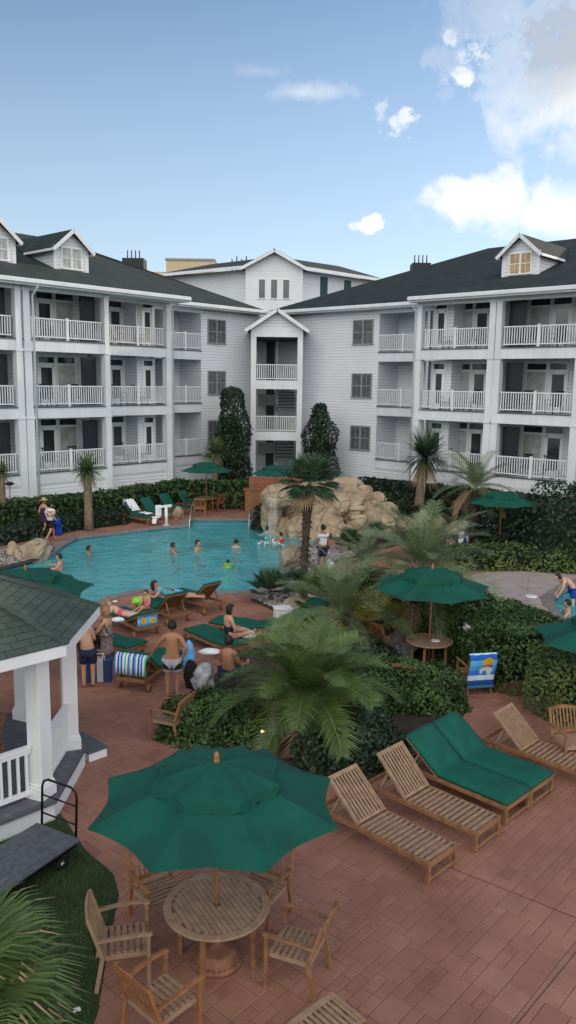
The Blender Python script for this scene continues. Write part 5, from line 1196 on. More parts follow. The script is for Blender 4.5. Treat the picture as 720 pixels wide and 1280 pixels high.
# loungers on the far terrace
G3 = 'green cushioned loungers on the far terrace'
for k, (px, py, f, lab) in enumerate(((184, 657, 50, 'first of the far terrace loungers from the left, with white towels on it'), (203, 651, 50, 'second far terrace lounger, right of the one with white towels'), (226, 645, 50, 'third far terrace lounger, behind the white pool lift'), (250, 640, 52, 'fourth far terrace lounger, next to the far dining table'), (318, 632, 60, 'green cushioned lounger right of the far dining chairs'))):
    p = at(px, py); lounger(lab, p, R(f), 'wood', 48, True, wheels=False, group=G3)
    if k == 0: p0 = p.copy()
q = Matrix.Rotation(R(50), 4, 'Z')
towel('white towel thrown over the raised back of the leftmost far lounger', [(1.2, .55), (1.45, .75), (1.68, .98), (1.80, 1.05), (1.86, .95), (1.86, .75)], .5, 'cloth_white', p0+q @ Vector((.34, -.02, 0)), R(50), fold=.05)
towel('white towel lying crumpled on the seat of the leftmost far lounger', [(.2, .50), (.4, .53), (.6, .50), (.75, .54)], .45, 'cloth_white', p0+q @ Vector((.34, 0, 0)), R(50), fold=.06)
# cabinet at the foot of the tower
t = thing('towel_cabinet', 'orange-brown wooden cabinet at the foot of the stair tower', 'cabinet', (-1.75, 41.6, 0)); b = MB(); b.b2(-.5, .5, -.35, .35, 0, 1.15); b.build('body', 'wood_red', t, bevel=.01)
for x in (-.24, .24): b = MB(); b.b2(x-.22, x+.22, -.37, -.353, .1, 1.05); d = b.build('door', 'wood_red', t, bevel=.005); b = MB(); b.ball((x*.4, -.39, .6), .03, 6, 4); b.build('handle', 'black_metal', d)
b = MB(); b.b2(-.6, .6, -.4, .4, 1.152, 1.2); b.build('top', 'brick', t)
b = MB(); b.b2(-.9, 2.0, -.15, .15, 0, 1.75); o = b.build('brick_wall', 'brick'); o.location = (-1.2, 42.4, 0); tag(o, 'short brown brick wall behind the wooden cabinet at the stair tower', 'wall')
p = at(288, 630); t = thing('bollard', 'slim white post with rounded cap behind the far dining table', 'post', p); b = MB(); b.tube([(0, 0, 0), (0, 0, 1.05)], .09, 12); b.build('shaft', 'plastic_white', t); b = MB(); b.ball((0, 0, 1.08), (.11, .11, .09), 12, 8); b.build('cap', 'plastic_white', t)
# pool lift
p = at(208, 657); t = thing('pool_lift', 'white plastic pool lift seat on the coping left of the steps', 'pool lift', p, R(-20)); t.scale = (.78, .78, .82)
b = MB(); b.b2(-.16, .16, -.14, .14, 0, .06); b.tube([(0, 0, .05), (0, 0, 1.15)], .10, 10); b.build('mast', 'plastic_white', t)
b = MB(); b.bar((0, 0, 1.15), (-.55, -.1, 1.0), .12, .14); b.bar((0, 0, 1.12), (.35, 0, 1.18), .16, .16); b.build('arm', 'plastic_white', t, bevel=.02)
b = MB(); b.b2(-.85, -.4, -.3, .15, .42, .50); b.bar((-.62, .16, .5), (-.68, .26, 1.12), .42, .06, up=(0, 1, 0)); b.bar((-.62, -.3, .42), (-.62, -.42, .12), .3, .05); b.build('seat', 'plastic_white', t, bevel=.03)
# rails at the pool steps and the walkway
def rail(lab, pts, r=.022, posts=()):
    b = MB(); b.tube(pts, r, 8); t = thing('handrail', lab, 'handrail', Vector((pts[0][0], pts[0][1], 0))); b.X = Matrix(); o = b.build('tube', 'steel', t); o.location = -t.location
    for (x, y, z) in posts: c = MB(); c.tube([(x-t.location.x, y-t.location.y, 0), (x-t.location.x, y-t.location.y, z)], r, 8); c.build('post', 'steel', t)
for px, lab in ((241, 'steel handrail at the left side of the pool steps'), (313, 'steel handrail at the right side of the pool steps')):
    a = at(px, 652); rail(lab, [(a.x, a.y+.3, 0), (a.x, a.y+.25, .85), (a.x, a.y, .95), (a.x, a.y-.5, .8), (a.x, a.y-1.3, .25), (a.x, a.y-1.4, -.6)])
a, c = at(398, 719), at(435, 748); rail('sloping steel handrail beside the walkway in front of the man in white', [(a.x, a.y, 0), (a.x, a.y, 1.0), (c.x, c.y, .78), (c.x, c.y, 0)], .025, [])
a2 = at(418, 760); rail('second short steel handrail joining the sloping one near the palm', [(a2.x, a2.y, 0), (a2.x, a2.y, .62), (c.x-.03, c.y, .74)], .022)
for px, py, w_, lab in ((144, 752, .08, 'white round skimmer lid on the coping left of the bathers'), (175, 747, .07, 'small white lid on the pool edge beside the child in pink')):
    b = MB(); b.lathe([(w_, 0), (w_, .02), (w_*.8, .028)], n=20); o = b.build('skimmer_lid', 'plastic_white'); o.location = at(px, py, .012); tag(o, lab, 'lid')
b = MB(); b.lathe([(.2, 0), (.21, .03), (.17, .045), (.08, .05)], n=20); o = b.build('skimmer_lid', 'plastic_white'); o.location = at(664, 746, .016); tag(o, 'pale blue-white round lid on the splash pool deck', 'lid')
# ------------------------------------------------------------------ pool-side loungers with cushions
G4 = 'green cushioned loungers at the near side of the pool'
spots = [(232, 752, 262, 'raised green lounger nearest the palms in the row at the pool edge', 45), (196, 762, 262, 'raised green lounger with the reading woman on it', 45), (150, 778, 258, 'green lounger at the pool edge with the flowered towel over its back', 32), (128, 806, 262, 'flat green lounger behind the woman in the patterned dress', 8),
         (205, 805, 250, 'flat green lounger in front of the boy in grey shorts', 10)]
def lng(headx, heady, px, py, lab, ang, w=.7, group=G4, m='wood'):
    """head end centre and foot end centre given on the ground"""
    a, c = at(px, py), at(headx, heady); d = (c-a).normalized(); rz = math.atan2(d.y, d.x)-math.pi/2; r_ = Vector((d.y, -d.x, 0))
    lounger(lab, a-r_*w/2, rz, m, ang, True, w=w, wheels=True, group=group); return a, d, rz
La = lng(272, 768, 218, 752, 'raised green lounger nearest the palms in the row at the pool edge', 45)
Lb_ = lng(228, 782, 182, 762, 'raised green lounger carrying the dark haired reading woman', 42)
Lc = lng(192, 800, 143, 776, 'green lounger with the flowered towel and the child in pink', 24)
Ld = lng(155, 822, 108, 806, 'flat green lounger behind the woman in the patterned dress', 6)
Le = lng(138, 884, 214, 830, 'green lounger with the striped towel hung over its raised back', 40, group=None)
Lf = lng(298, 825, 243, 800, 'flat green lounger right of the boy, next to the white plastic bag', 5)
Lg = lng(335, 800, 268, 790, 'green lounger under the sunbather with the headband', 12)
Lh = lng(392, 775, 362, 792, 'green lounger behind the white laundry bin at the pebble bed', 10)
e = at(163, 862)-Vector((0, 0, 0)); d_ = Le[1]; hx = Le[0]+d_*1.86
towel('striped blue, green and white towel hung over the raised lounger back', [(.10, .42), (.09, .6), (.06, .8), (.0, .86), (-.08, .78), (-.16, .66)], .78, 'towel_stripe', Vector((hx.x, hx.y, 0)), Le[2], fold=.012)
d_ = Lc[1]; hx = Lc[0]+d_*1.78
fl_ = towel('pale blue beach towel with yellow flowers over a lounger back by the pool', [(.10, .30), (.09, .45), (.05, .60), (.0, .66), (-.12, .60), (-.22, .54)], .60, 'cloth_sky', Vector((hx.x, hx.y, 0)), Lc[2], fold=.01)
for x, z in ((-.14, .46), (.14, .47)):
    for rr2, mm, yy in ((.085, 'yellow', .118), (.03, 'orange', .122)):
        b = MB(); n_ = 16; b.add([(x+rr2*(1+.25*math.cos(5*2*math.pi*k/n_))*math.cos(2*math.pi*k/n_), yy, z+rr2*(1+.25*math.cos(5*2*math.pi*k/n_))*math.sin(2*math.pi*k/n_)) for k in range(n_)], [tuple(range(n_))]); b.build('flower_print', mm, fl_)
c2 = at(212, 895, .44); c2.z = 0; armchair('wooden armchair on the brick paving left of the palm bed, seen from behind', c2, R(68), 'wood', 'wood_grey')
# bags, bins, signs
def bag(name, lab, loc, r, m, seed, cat='bag', lump=.25, parent=None):
    bm = bmesh.new(); bmesh.ops.create_icosphere(bm, subdivisions=3, radius=1)
    for v in bm.verts:
        p = v.co; k = 1+lump*noise.noise(p*1.8+Vector((seed, 0, 0)))+lump*.4*noise.noise(p*5+Vector((0, seed, 0))); v.co = Vector((p.x*r[0]*k, p.y*r[1]*k, max(-.9, p.z)*r[2]*k))
    me = bpy.data.meshes.new(name); bm.to_mesh(me); bm.free(); me.materials.append(MATS[m]); 
    for p in me.polygons: p.use_smooth = True
    o = bpy.data.objects.new(name, me); COL.objects.link(o); o.location = Vector(loc)+Vector((0, 0, r[2]*.9)); tag(o, lab, cat); return o
bag('plastic_bag', 'large white translucent plastic bag standing beside the boy in grey shorts', at(252, 862), (.27, .24, .30), 'bag_film', 3, lump=.5)
bag('backpack', 'black backpack at the right leg of the boy in grey shorts', at(239, 860), (.16, .14, .34), 'cloth_black', 5)
bag('plastic_bag', 'bright blue plastic bag on top of the bundle beside the boy', at(236, 842, .0), (.13, .13, .42), 'cloth_sky', 7)
bag('plastic_bag', 'crumpled white plastic bag caught on the clipped hedge', at(588, 790, 1.0), (.17, .15, .14), 'plastic_white', 9)
bag('towel', 'crumpled white towel on the green lounger right of the boy', at(262, 815, .45)-Vector((0, 0, .05)), (.25, .16, .07), 'cloth_white', 11, 'towel')
bag('towel', 'crumpled white and blue towel half hidden behind the palm tips', at(310, 798, .4), (.22, .14, .10), 'cloth_white', 12, 'towel')
bag('swim_ring', 'lime green inflatable toy beside the child in pink', at(172, 756, .42), (.16, .14, .12), 'lime', 14, 'toy')
bag('towel', 'small crumpled white towel on the lounger left of the child in pink', at(147, 777, .45), (.18, .12, .06), 'cloth_white', 15, 'towel')
p = at(353, 782); t = thing('laundry_bin', 'white square towel bin on the paving by the pebble bed', 'bin', p, R(12)); b = MB(); b.box((0, 0, .25), (.46, .4, .5)); b.build('body', 'plastic_white', t, bevel=.02); b = MB(); b.box((0, 0, .52), (.5, .44, .03)); b.build('rim', 'plastic_white', t, bevel=.01)
p = at(124, 851); t = thing('beach_tote', 'blue and white striped beach tote standing between the two adults', 'bag', p, R(8)); b = MB(); b.box((0, 0, .27), (.56, .24, .54), taper=1.1); o = b.build('body', 'tote_stripe', t, bevel=.02); uvset(o, lambda c, p: (c.x/.62*1.5+.75, c.z))
for y in (-.12, .12): b = MB(); b.tube([(-.14, y, .5), (-.12, y, .68), (.12, y, .68), (.14, y, .5)], .012, 6); b.build('handle', 'cloth_white', t)
def sign(lab, px, py, gy, w_, h_, peak=False, lines=4, yaw=0, legs=True):
    p = at(px, gy); c = atY(px, py, p.y); t = thing('sign', lab, 'sign', (p.x, p.y, 0), R(yaw)); zc = c.z; b = MB()
    poly = [(-w_/2, zc-h_/2), (w_/2, zc-h_/2), (w_/2, zc+h_/2), (0, zc+h_/2+(.12 if peak else 0)), (-w_/2, zc+h_/2)]
    b.add([(x, -.015, z) for x, z in poly]+[(x, .015, z) for x, z in poly], [(0, 1, 2, 3, 4), (9, 8, 7, 6, 5)]+[(i, i+5, (i+1) % 5+5, (i+1) % 5) for i in range(5)]); b.build('board', 'plastic_white', t)
    b = MB()
    for i in range(lines):
        z = zc+h_/2-.09-i*(h_-.12)/lines; x = -w_*.38
        rg = random.Random(i)
        while x < w_*.34: l_ = rg.uniform(.03, .09); b.b2(x, min(x+l_, w_*.38), -.0185, -.016, z-.016, z+.016); x += l_+.025
    b.build('lettering', 'sign_ink', t); b = MB(); b.tube([(0, .03, 0), (0, .03, zc)], .025, 8); b.build('post', 'taupe', t)
sign('white pool rules sign with a pointed top on a post behind the spa', 612, 655, 676, .34, .36, True)
sign('white rectangular sign box standing on the spa edge', 583, 660, 682, .36, .34, False, 3, 10)
p = at(578, 690); t = thing('chemical_box', 'white cabinet with a blue panel beside the spa boulders', 'cabinet', p); b = MB(); b.b2(-.18, .18, -.12, .12, 0, .85); b.build('body', 'plastic_white', t, bevel=.01); b = MB(); b.b2(-.02, .12, -.135, -.122, .22, .62); b.build('panel', 'cloth_blue', t)
p = at(625, 684); 
for k, (dx, lab) in enumerate(((0, 'white bundled towel roll behind the splash pool hedge, left one'), (.62, 'white bundled towel roll behind the splash pool hedge, right one'))): bag('towel_roll', lab, p+Vector((dx-.1, 0, .35)), (.32, .2, .13), 'cloth_white', 20+k, 'towel')
lounger('dark cushioned lounger carrying the white towel rolls behind the splash pool', p+Vector((-.9, .3, 0)), R(-80), 'wood', 10, True, ln=1.9)
# floodlight on a stake in the hedge, and the garden lamp
p = Vector((-14.0, 36.6, 0)); p = at(12, 607, 2.2); t = thing('floodlight', 'small dark floodlight on a stake above the left hedge', 'light', (p.x, p.y, 0)); b = MB(); b.tube([(0, 0, 0), (0, 0, 2.2)], .02, 6); b.build('stake', 'black_metal', t); b = MB(); b.lathe([(.06, 2.2), (.2, 2.25), (.2, 2.3), (.08, 2.36)], n=12); b.build('head', 'black_metal', t)
p = at(328, 914, .55); t = thing('garden_lamp', 'small lit warm garden lamp under the big palm fronds', 'lamp', (p.x, p.y, 0)); b = MB(); b.tube([(0, 0, 0), (0, 0, .5)], .015, 6); b.build('stake', 'black_metal', t); b = MB(); b.ball((0, 0, .55), .03, 8, 6); b.build('bulb', 'lamp_glow', t); b = MB(); b.lathe([(.07, .60), (.05, .64), (.01, .66)], n=12); b.build('hood', 'black_metal', t)
# beach ball in the spa
b = MB(); n_ = 12
for k in range(n_):
    b.mi = k % 2; a0, a1 = 2*math.pi*k/n_, 2*math.pi*(k+1)/n_; vs = []; fs = []
    for j in range(9): th = math.pi*j/8; vs += [(.24*math.sin(th)*math.cos(a), .24*math.sin(th)*math.sin(a), .24*math.cos(th)) for a in (a0, a1)]
    for j in range(8): fs.append((2*j, 2*j+2, 2*j+3, 2*j+1))
    b.add(vs, fs, True)
o = b.build('beach_ball', ['cloth_red', 'cloth_white']); o.location = at(563, 680, .08)+Vector((0, 0, 0)); o.rotation_euler = (1.1, .4, 0); tag(o, 'red and white striped beach ball floating at the spa edge', 'ball')
# ------------------------------------------------------------------ people
def skinned(J, E_, root, sub=2, name='person'):
    """J: name -> ((x, y, z), (rx, ry)); E_: pairs; returns a mesh grown round the skeleton"""
    keys = list(J); ix = {k: i for i, k in enumerate(keys)}; me = bpy.data.meshes.new(name)
    me.from_pydata([J[k][0] for k in keys], [(ix[a], ix[b]) for a, b in E_], []); o = bpy.data.objects.new(name, me); COL.objects.link(o)
    md = o.modifiers.new('skin', 'SKIN'); md.use_smooth_shade = True
    sv = me.skin_vertices[0].data
    for k in keys:
        sv[ix[k]].radius = J[k][1]; sv[ix[k]].use_root = (k == root)
    s = o.modifiers.new('sub', 'SUBSURF'); s.levels = sub; s.render_levels = sub
    bpy.context.view_layer.update(); dg = bpy.context.evaluated_depsgraph_get(); m2 = bpy.data.meshes.new_from_object(o.evaluated_get(dg)); bpy.data.objects.remove(o)
    for p in m2.polygons: p.use_smooth = True
    return m2
STAND = dict(pel=((0, 0, .94), (.16, .12)), wai=((0, 0, 1.09), (.14, .105)), che=((0, 0, 1.30), (.172, .118)), nb=((0, -.01, 1.43), (.085, .07)), nk=((0, .0, 1.50), (.052, .052)),
    sl=((-.165, -.01, 1.38), (.064, .064)), el=((-.22, -.03, 1.11), (.047, .047)), wl=((-.24, .03, .87), (.028, .03)), hl=((-.24, .05, .80), (.036, .018)),
    sr=((.165, -.01, 1.38), (.064, .064)), er=((.22, -.03, 1.11), (.047, .047)), wr=((.24, .03, .87), (.028, .03)), hr=((.24, .05, .80), (.036, .018)),
    pl=((-.09, 0, .86), (.085, .09)), kl=((-.10, .02, .48), (.056, .058)), al=((-.10, -.02, .09), (.036, .04)), tl=((-.11, .12, .035), (.04, .028)),
    pr=((.09, 0, .86), (.085, .09)), kr=((.10, .02, .48), (.056, .058)), ar=((.10, -.02, .09), (.036, .04)), tr=((.11, .12, .035), (.04, .028)))
EDG = [('pel', 'wai'), ('wai', 'che'), ('che', 'nb'), ('nb', 'nk'), ('nb', 'sl'), ('sl', 'el'), ('el', 'wl'), ('wl', 'hl'), ('nb', 'sr'), ('sr', 'er'), ('er', 'wr'), ('wr', 'hr'),
       ('pel', 'pl'), ('pl', 'kl'), ('kl', 'al'), ('al', 'tl'), ('pel', 'pr'), ('pr', 'kr'), ('kr', 'ar'), ('ar', 'tr')]
def person(lab, loc, rz, skin='skin', hair='hair_dark', J=None, scale=1.0, clothes=(), hairlen=0, head=(0, 0, 0), hat=None, group=None, tilt=None, fem=False, cut=None):
    """J overrides joints of the standing figure; clothes = (name, material, joints, extra radius, overrides)"""
    Q = {k: (tuple(v[0]), tuple(v[1])) for k, v in STAND.items()}
    for k, v in (J or {}).items(): Q[k] = (v, Q[k][1])
    if fem:
        for k, f in (('wai', .88), ('sl', .85), ('sr', .85), ('che', .92)): Q[k] = (Q[k][0], tuple(r*f for r in Q[k][1]))
    use = [e for e in EDG if not cut or (e[0] not in cut and e[1] not in cut)]
    ks = {k for e in use for k in e}; QJ = {k: v for k, v in Q.items() if k in ks}
    me = skinned(QJ, use, 'pel' if 'pel' in QJ else 'che'); bm = bmesh.new(); bm.from_mesh(me)
    # head, ears, nose
    nk = Vector(Q['nk'][0]); nb = Vector(Q['nb'][0]); ax = (nk-nb).normalized(); hm = Matrix.Translation(nk+ax*.115) @ Matrix.Rotation(head[2], 4, 'Z') @ Matrix.Rotation(head[0], 4, 'X') @ Matrix.Rotation(head[1], 4, 'Y')
    if tilt is not None: hm = Matrix.Translation(nk+ax*.11) @ tilt
    tmp = bmesh.new(); bmesh.ops.create_icosphere(tmp, subdivisions=3, radius=1)
    for v in tmp.verts:
        p = v.co.copy(); x, y, z = p; w_ = .078*(1-.22*max(0, -z)**1.3); q = Vector((x*w_, y*.098, z*.118))
        if z < 0: q.y += .012*(-z) if y > 0 else .02*(-z)
        if y > .6: q.y += .020*math.exp(-((x/.16)**2+((z+.12)/.22)**2))-.010*math.exp(-(((abs(x)-.42)/.2)**2+((z-.12)/.16)**2))+.006*math.exp(-((x/.35)**2+((z+.50)/.08)**2))
        v.co = hm @ q
    for s in (-1, 1):
        r = bmesh.ops.create_icosphere(tmp, subdivisions=1, radius=1)
        for v in r['verts']: v.co = hm @ Vector((s*.080+v.co.x*.012, -.005+v.co.y*.018, -.005+v.co.z*.03))
    hmesh = bpy.data.meshes.new('h'); tmp.to_mesh(hmesh); tmp.free()
    for p in hmesh.polygons: p.use_smooth = True
    bm.from_mesh(hmesh); me2 = bpy.data.meshes.new('person'); bm.to_mesh(me2); bm.free(); bpy.data.meshes.remove(me); bpy.data.meshes.remove(hmesh)
    # fingers
    fb = MB()
    for sd in 'lr':
        if cut and 'h'+sd in cut: continue
        w_ = Vector(Q['w'+sd][0]); h_ = Vector(Q['h'+sd][0]); d = (h_-w_).normalized(); s = d.cross(Vector((0, 1, 0.2))).normalized(); sx = -1 if sd == 'l' else 1; f_ = s.cross(d)*(1 if sd == 'l' else 1)
        for i, ll in enumerate((.062, .070, .066, .052)):
            b0 = h_+d*.012+f_*(.024-.016*i); m_ = b0+d*ll*.55; fb.tube([b0-d*.02, m_, m_+(d*.8-s*sx*.5).normalized()*ll*.45], [.009, .0085, .006], 6)
        b0 = w_.lerp(h_, .45)+f_*.022; fb.tube([b0, b0+(d*.6+f_*.8)*.035, b0+(d*.9+f_*.75)*.058], [.011, .010, .007], 6)
    k0 = len(me2.vertices)
    bm = bmesh.new(); bm.from_mesh(me2)
    if fb.v:
        vs = [bm.verts.new(v) for v in fb.v]
        for f in fb.f:
            g_ = bm.faces.new([vs[i] for i in f]); g_.smooth = True
    bm.to_mesh(me2); bm.free()
    me2.materials.append(MATS[skin]); o = bpy.data.objects.new('person', me2); COL.objects.link(o); o.location = loc; o.rotation_euler = (0, 0, rz); o.scale = (scale,)*3; tag(o, lab, 'person', group)
    # hair and eyes
    hb = bmesh.new(); bmesh.ops.create_icosphere(hb, subdivisions=3, radius=1); dl = []
    for v in hb.verts:
        x, y, z = v.co
        if (y > .35 and z < .45) or z < (-.35 if hairlen == 0 else -1.1) or (y > .1 and z < -.1): dl.append(v); continue
        n_ = 1.17+.08*noise.noise(Vector((x, y, z))*4); zz = z*.122*n_; 
        if z < 0 and hairlen: zz -= hairlen*(-z)
        v.co = hm @ Vector((x*.082*n_, y*.102*n_-.004, zz+.006))
    bmesh.ops.delete(hb, geom=dl, context='VERTS'); hme = bpy.data.meshes.new('hair'); hb.to_mesh(hme); hb.free(); hme.materials.append(MATS[hair])
    for p in hme.polygons: p.use_smooth = True
    ho = bpy.data.objects.new('hair', hme); COL.objects.link(ho); ho.parent = o; md = ho.modifiers.new('s', 'SOLIDIFY'); md.thickness = .012
    eb = MB(); eb.X = hm
    for s in (-1, 1): eb.ball((s*.031, .083, .012), (.013, .006, .007), 8, 5)
    eb.build('eyes', 'hair_dark', o)
    for nm, mm, js, ex, ov in clothes:
        C_ = {}
        for k in js:
            p_, r_ = Q[k] if k in Q else (None, None)
            if k in ov: p_, r_ = ov[k]
            C_[k] = (p_, tuple(a+ex for a in r_))
        ee = [e for e in EDG+[('pl', 'ml'), ('pr', 'mr'), ('pel', 'sk'), ('sl', 'ul'), ('sr', 'ur')] if e[0] in C_ and e[1] in C_]
        root = 'pel' if 'pel' in C_ else 'che'; cm = skinned(C_, ee, root, 2, nm); cm.materials.append(MATS[mm]); co = bpy.data.objects.new(nm, cm); COL.objects.link(co); co.parent = o
    if hat:
        b = MB(); b.X = hm; b.lathe([(.20, .045), (.205, .05), (.10, .065), (.095, .12), (.07, .155), (.01, .16)], n=20); b.build('hat', hat, o)
    return o
def mid(a, b, k): return tuple(x+(y-x)*k for x, y in zip(a, b))
def shorts(J=None, k=.62, nm='shorts', m='cloth_navy', r=.118, ex=.022):
    k += .12
    P = {a: (J or {}).get(a, STAND[a][0]) for a in ('pl', 'pr', 'kl', 'kr')}
    return (nm, m, ['pel', 'pl', 'pr', 'ml', 'mr'], ex, {'ml': (mid(P['pl'], P['kl'], k), (r*.8, r*.85)), 'mr': (mid(P['pr'], P['kr'], k), (r*.8, r*.85))})
def shirt(J=None, m='cloth_white', nm='shirt', k=.55, ex=.02):
    P = {a: (J or {}).get(a, STAND[a][0]) for a in ('sl', 'sr', 'el', 'er')}
    return (nm, m, ['pel', 'wai', 'che', 'nb', 'sl', 'sr', 'ul', 'ur'], ex, {'ul': (mid(P['sl'], P['el'], k), (.055, .055)), 'ur': (mid(P['sr'], P['er'], k), (.055, .055))})
def dress(m, nm='dress', z=.55, r=.19, ex=.018): return (nm, m, ['nb', 'che', 'wai', 'pel', 'sk'], ex, {'sk': ((0, 0, z), (r, r*.8)), 'nb': ((0, -.01, 1.37), (.09, .075))})
# boy with his back to us, hand on the striped towel
Jb = dict(el=(-.36, .10, 1.14), wl=(-.46, .22, .93), hl=(-.50, .25, .88), er=(.31, -.06, 1.14), wr=(.22, .0, .93), hr=(.18, .04, .89))
bp_ = at(216, 874); o = person('shirtless boy in grey shorts with black band, back to the viewer, hand on lounger', bp_, R(2), 'skin_tan', J=Jb, scale=1.0, clothes=[shorts(Jb, .66, m='cloth_grey')])
b = MB(); b.v = []; vs = []; n_ = 24
for z in (.70, .82):
    for k in range(n_): a = 2*math.pi*k/n_; vs.append(((.205)*math.cos(a), .132*math.sin(a), z))
b.add(vs, [(k, (k+1) % n_, n_+(k+1) % n_, n_+k) for k in range(n_)], True); b.build('shorts_band', 'cloth_black', o)
Jm = dict(wai=(-.02, .03, 1.09), che=(-.07, .13, 1.27), nb=(-.10, .20, 1.38), nk=(-.13, .26, 1.44), sl=(-.26, .18, 1.33), el=(-.30, .27, 1.08), wl=(-.22, .42, .95), hl=(-.18, .48, .92), sr=(.07, .16, 1.34), er=(.15, .18, 1.08), wr=(.10, .36, .98), hr=(.06, .42, .95))
person('shirtless man in navy shorts bending forward beside the gazebo post', at(111, 860), R(14), 'skin', J=Jm, scale=.98, clothes=[shorts(Jm, .7, m='cloth_navy')])
Jw = dict(el=(-.20, .12, 1.15), wl=(-.10, .32, 1.12), hl=(-.06, .38, 1.12), er=(.2, .02, 1.12), wr=(.16, .22, .98), hr=(.14, .28, .96))
o = person('blond woman in a patterned dress with a dark shoulder bag', at(134, 848), R(70), 'skin', 'hair_blond', J=Jw, scale=.97, hairlen=.05, fem=True, clothes=[dress('floral')])
b = MB(); b.box((-.12, .26, .92), (.12, .30, .34)); b.tube([(-.1, .2, 1.08), (-.17, 0, 1.42), (-.1, -.12, 1.1)], .012, 6); h_ = b.build('shoulder_bag', 'cloth_black', bevel=.03); h_.location = at(134, 848); h_.rotation_euler = (0, 0, R(70)); tag(h_, 'dark shoulder bag on the arm of the woman in the patterned dress', 'bag')
# man in white by the rail
Jp = dict(el=(-.22, .06, 1.12), wl=(-.20, .26, .98), hl=(-.18, .32, .96), kl=(-.10, .05, .48), al=(-.10, -.12, .10), tl=(-.11, .0, .04))
person('man in white T-shirt and dark shorts walking beside the waterfall rocks', at(403, 714), R(35), 'skin_tan', J=Jp, scale=.98, clothes=[shirt(Jp), shorts(Jp, .75, m='cloth_navy')])
bag('shopping_bag', 'pale green and white bag carried at the side of the man in white', at(413, 712, .35), (.14, .10, .2), 'cloth_white', 31)
# the two walkers at the left
Jk = dict(kl=(-.09, .14, .5), al=(-.09, .2, .10), tl=(-.09, .33, .04), kr=(.09, -.04, .48), ar=(.09, -.26, .12), tr=(.09, -.14, .04), el=(-.21, -.10, 1.12), wl=(-.22, .02, .9), hl=(-.22, .06, .84), er=(.21, .04, 1.12), wr=(.22, .20, .92), hr=(.22, .25, .87))
person('person in loose white shirt and dark shorts walking with a blue towel', at(64, 677), R(-55), 'skin', J=Jk, scale=.98, hat='cloth_black', hairlen=.04, clothes=[('shirt', 'cloth_white', ['pel', 'wai', 'che', 'nb', 'sl', 'sr', 'ul', 'ur'], .05, {'ul': (mid(STAND['sl'][0], Jk['el'], .7), (.06, .06)), 'ur': (mid(STAND['sr'][0], Jk['er'], .7), (.06, .06)), 'pel': ((0, 0, .88), (.16, .13))}), shorts(Jk, .6, m='cloth_black')])
person('person in dark purple dress and straw sun hat walking beside the hedge', at(56, 671), R(-35), 'skin', J=Jk, scale=.97, hat='straw', fem=True, clothes=[dress('cloth_purple', z=.6, r=.2)])
towel('blue beach towel hanging from the arm of the walker in white', [(0, .25), (.03, .5), (.02, .8), (.0, 1.0), (-.08, .95), (-.1, .7)], .36, 'cloth_blue', at(73, 677), R(-20), fold=.05)
# swimmers
UP = ('kl', 'al', 'tl', 'kr', 'ar', 'tr')
def swimmer(lab, px, py, rz, skin='skin', J=None, sc=1.0, depth=1.32, clothes=(), hair='hair_dark', grp='bathers in the pool', **k):
    p = at(px, py, WZ); Js = dict(el=(-.34, .12, 1.25), wl=(-.34, .36, 1.27), hl=(-.33, .42, 1.27), er=(.34, .12, 1.25), wr=(.34, .36, 1.27), hr=(.33, .42, 1.27))
    Js.update(pl=(-.09, 0, .86), pr=(.09, 0, .86), kl=(-.14, .34, .72), kr=(.14, .30, .66), al=(-.12, .10, .50), ar=(.12, .02, .42), tl=(-.12, .0, .46), tr=(.12, -.1, .40)); Js.update(J or {}); person(lab, (p.x, p.y, WZ-depth*sc), R(rz), skin, hair, Js, sc, clothes, group=grp, **k)
swimmer('tanned swimmer at the middle left of the pool, leftmost of the three close heads', 216, 691, -70, 'skin_tan')
swimmer('swimmer with short dark hair, middle one of the three close heads', 247, 688, -110, 'skin')
swimmer('dark haired swimmer farthest right in the open water', 295, 684, -20, 'skin', depth=1.4)
swimmer('small child in yellow-green float vest in the middle of the pool', 285, 709, 20, 'skin', sc=.66, depth=1.30, clothes=[('float_vest', 'lime', ['wai', 'che', 'nb'], .04, {})])
swimmer('bather in blue splashing under the waterfall', 334, 673, 30, 'skin', sc=.85, clothes=[shirt(m='cloth_teal')], depth=1.1)
swimmer('bather in a red shirt swimming near the waterfall', 351, 677, 70, 'skin', sc=.9, clothes=[shirt(m='cloth_red', ex=.03)], depth=1.28)
swimmer('lone swimmer stretched out near the far left edge of the pool', 111, 692, -80, 'skin_tan', depth=1.42)
swimmer('pale man leaning on the pool edge near the big tan boulder', 75, 712, 100, 'skin', depth=1.15)
b = MB()
for k, (px, py, r) in enumerate(((338, 677, .5), (347, 681, .35), (328, 680, .3))):
    p = at(px, py, WZ)
    for i in range(16): a = random.random()*6.28; q = r*random.random()**.5; b.ball((p.x+q*math.cos(a), p.y+q*math.sin(a), WZ+random.random()*.10), random.uniform(.01, .035), 6, 4)
o = b.build('splash', 'cloth_white'); o['label'] = 'white splash of water around the bathers below the waterfall'; o['category'] = 'water'; o['kind'] = 'stuff'
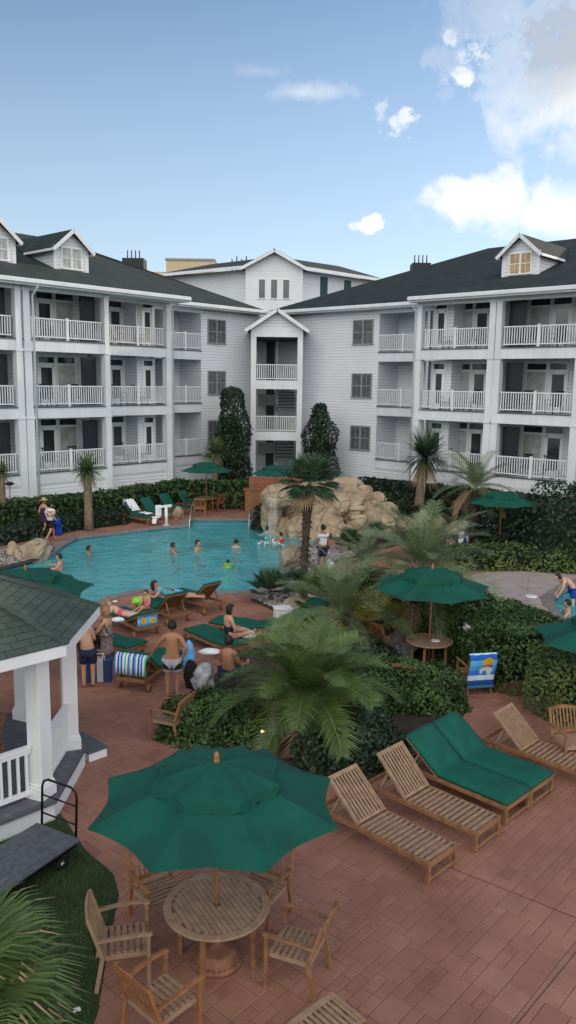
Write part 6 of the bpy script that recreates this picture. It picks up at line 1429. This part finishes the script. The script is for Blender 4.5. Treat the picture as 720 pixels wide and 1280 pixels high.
# splash pool people
Jc = dict(wai=(0, .08, 1.05), che=(0, .24, 1.17), nb=(0, .36, 1.22), nk=(0, .43, 1.23), sl=(-.16, .34, 1.18), el=(-.2, .40, .92), wl=(-.2, .5, .7), hl=(-.2, .54, .64), sr=(.16, .34, 1.18), er=(.2, .40, .92), wr=(.2, .5, .7), hr=(.2, .54, .64))
p = at(716, 752); person('pale boy in bright blue trunks bending over the splash pool at the right edge', (p.x, p.y, -.4), R(80), 'skin_pale', J=Jc, scale=.92, clothes=[shorts(Jc, .7, m='cloth_blue')])
swimmer('bather with wet dark hair low in the splash pool', 709, 768, 75, 'skin', depth=1.28, grp=None)
p = at(450, 772); person('small tanned child standing behind the palm leaves near the handrail', p, R(60), 'skin_tan', scale=.72, clothes=[shorts(m='cloth_black')])
# sitting and lying figures on the loungers
SIT = dict(pel=(0, 0, .12), wai=(0, -.03, .27), che=(0, -.04, .47), nb=(0, -.03, .60), nk=(0, -.01, .67), sl=(-.165, -.03, .55), sr=(.165, -.03, .55), pl=(-.09, .03, .11), pr=(.09, .03, .11), kl=(-.13, .40, .20), kr=(.13, .40, .16), al=(-.12, .74, .06), ar=(.12, .76, .06), tl=(-.12, .78, .16), tr=(.12, .80, .16),
    el=(-.22, .05, .32), wl=(-.16, .25, .25), hl=(-.14, .31, .24), er=(.22, .05, .32), wr=(.16, .25, .25), hr=(.14, .31, .24))
LIE = dict(pel=(0, 0, .12), wai=(0, -.15, .14), che=(0, -.34, .22), nb=(0, -.46, .30), nk=(0, -.52, .36), sl=(-.165, -.42, .26), sr=(.165, -.42, .26), pl=(-.09, .08, .11), pr=(.09, .08, .11), kl=(-.10, .48, .10), kr=(.10, .48, .10), al=(-.10, .86, .07), ar=(.10, .86, .07), tl=(-.11, .95, .04), tr=(.11, .95, .04),
    el=(-.24, -.58, .10), wl=(-.10, -.74, .12), hl=(-.06, -.8, .12), er=(.24, -.58, .10), wr=(.10, -.74, .12), hr=(.06, -.8, .12))
def on(px, py, z): p = at(px, py, z); return p
person('small child in a bright pink swimsuit sitting up on a green lounger', on(183, 762, .42), R(150), 'skin', J=SIT, scale=.62, clothes=[('swimsuit', 'cloth_pink', ['pel', 'wai', 'che'], .012, {})])
person('sunbather in pink lying on the green lounger behind the child', on(158, 772, .44), R(-100), 'skin_pale', J=LIE, scale=.85, clothes=[('swimsuit', 'cloth_pink', ['pel', 'wai', 'che'], .014, {})], hair='hair_blond')
person('dark haired woman in pale blue lying on her front reading by the pool', on(218, 748, .46), R(-85), 'skin', J=LIE, scale=.95, fem=True, hairlen=.08, clothes=[shirt(LIE, 'cloth_teal', 'top', .4, .012), shorts(LIE, .4, 'towel_wrap', 'cloth_sky')])
SIT2 = dict(SIT); person('sunbather with dark hair and white headband half hidden behind the palm tips', on(287, 800, .42), R(-60), 'skin', J=SIT2, scale=1.0, fem=True, hairlen=.05, clothes=[('swimsuit', 'cloth_navy', ['pel', 'wai', 'che'], .012, {})], hair='hair_dark')
person('seated figure in navy trunks deep behind the palm fronds', on(286, 846, .40), R(-20), 'skin_tan', J=SIT2, scale=1.0, clothes=[shorts(SIT, .6)])
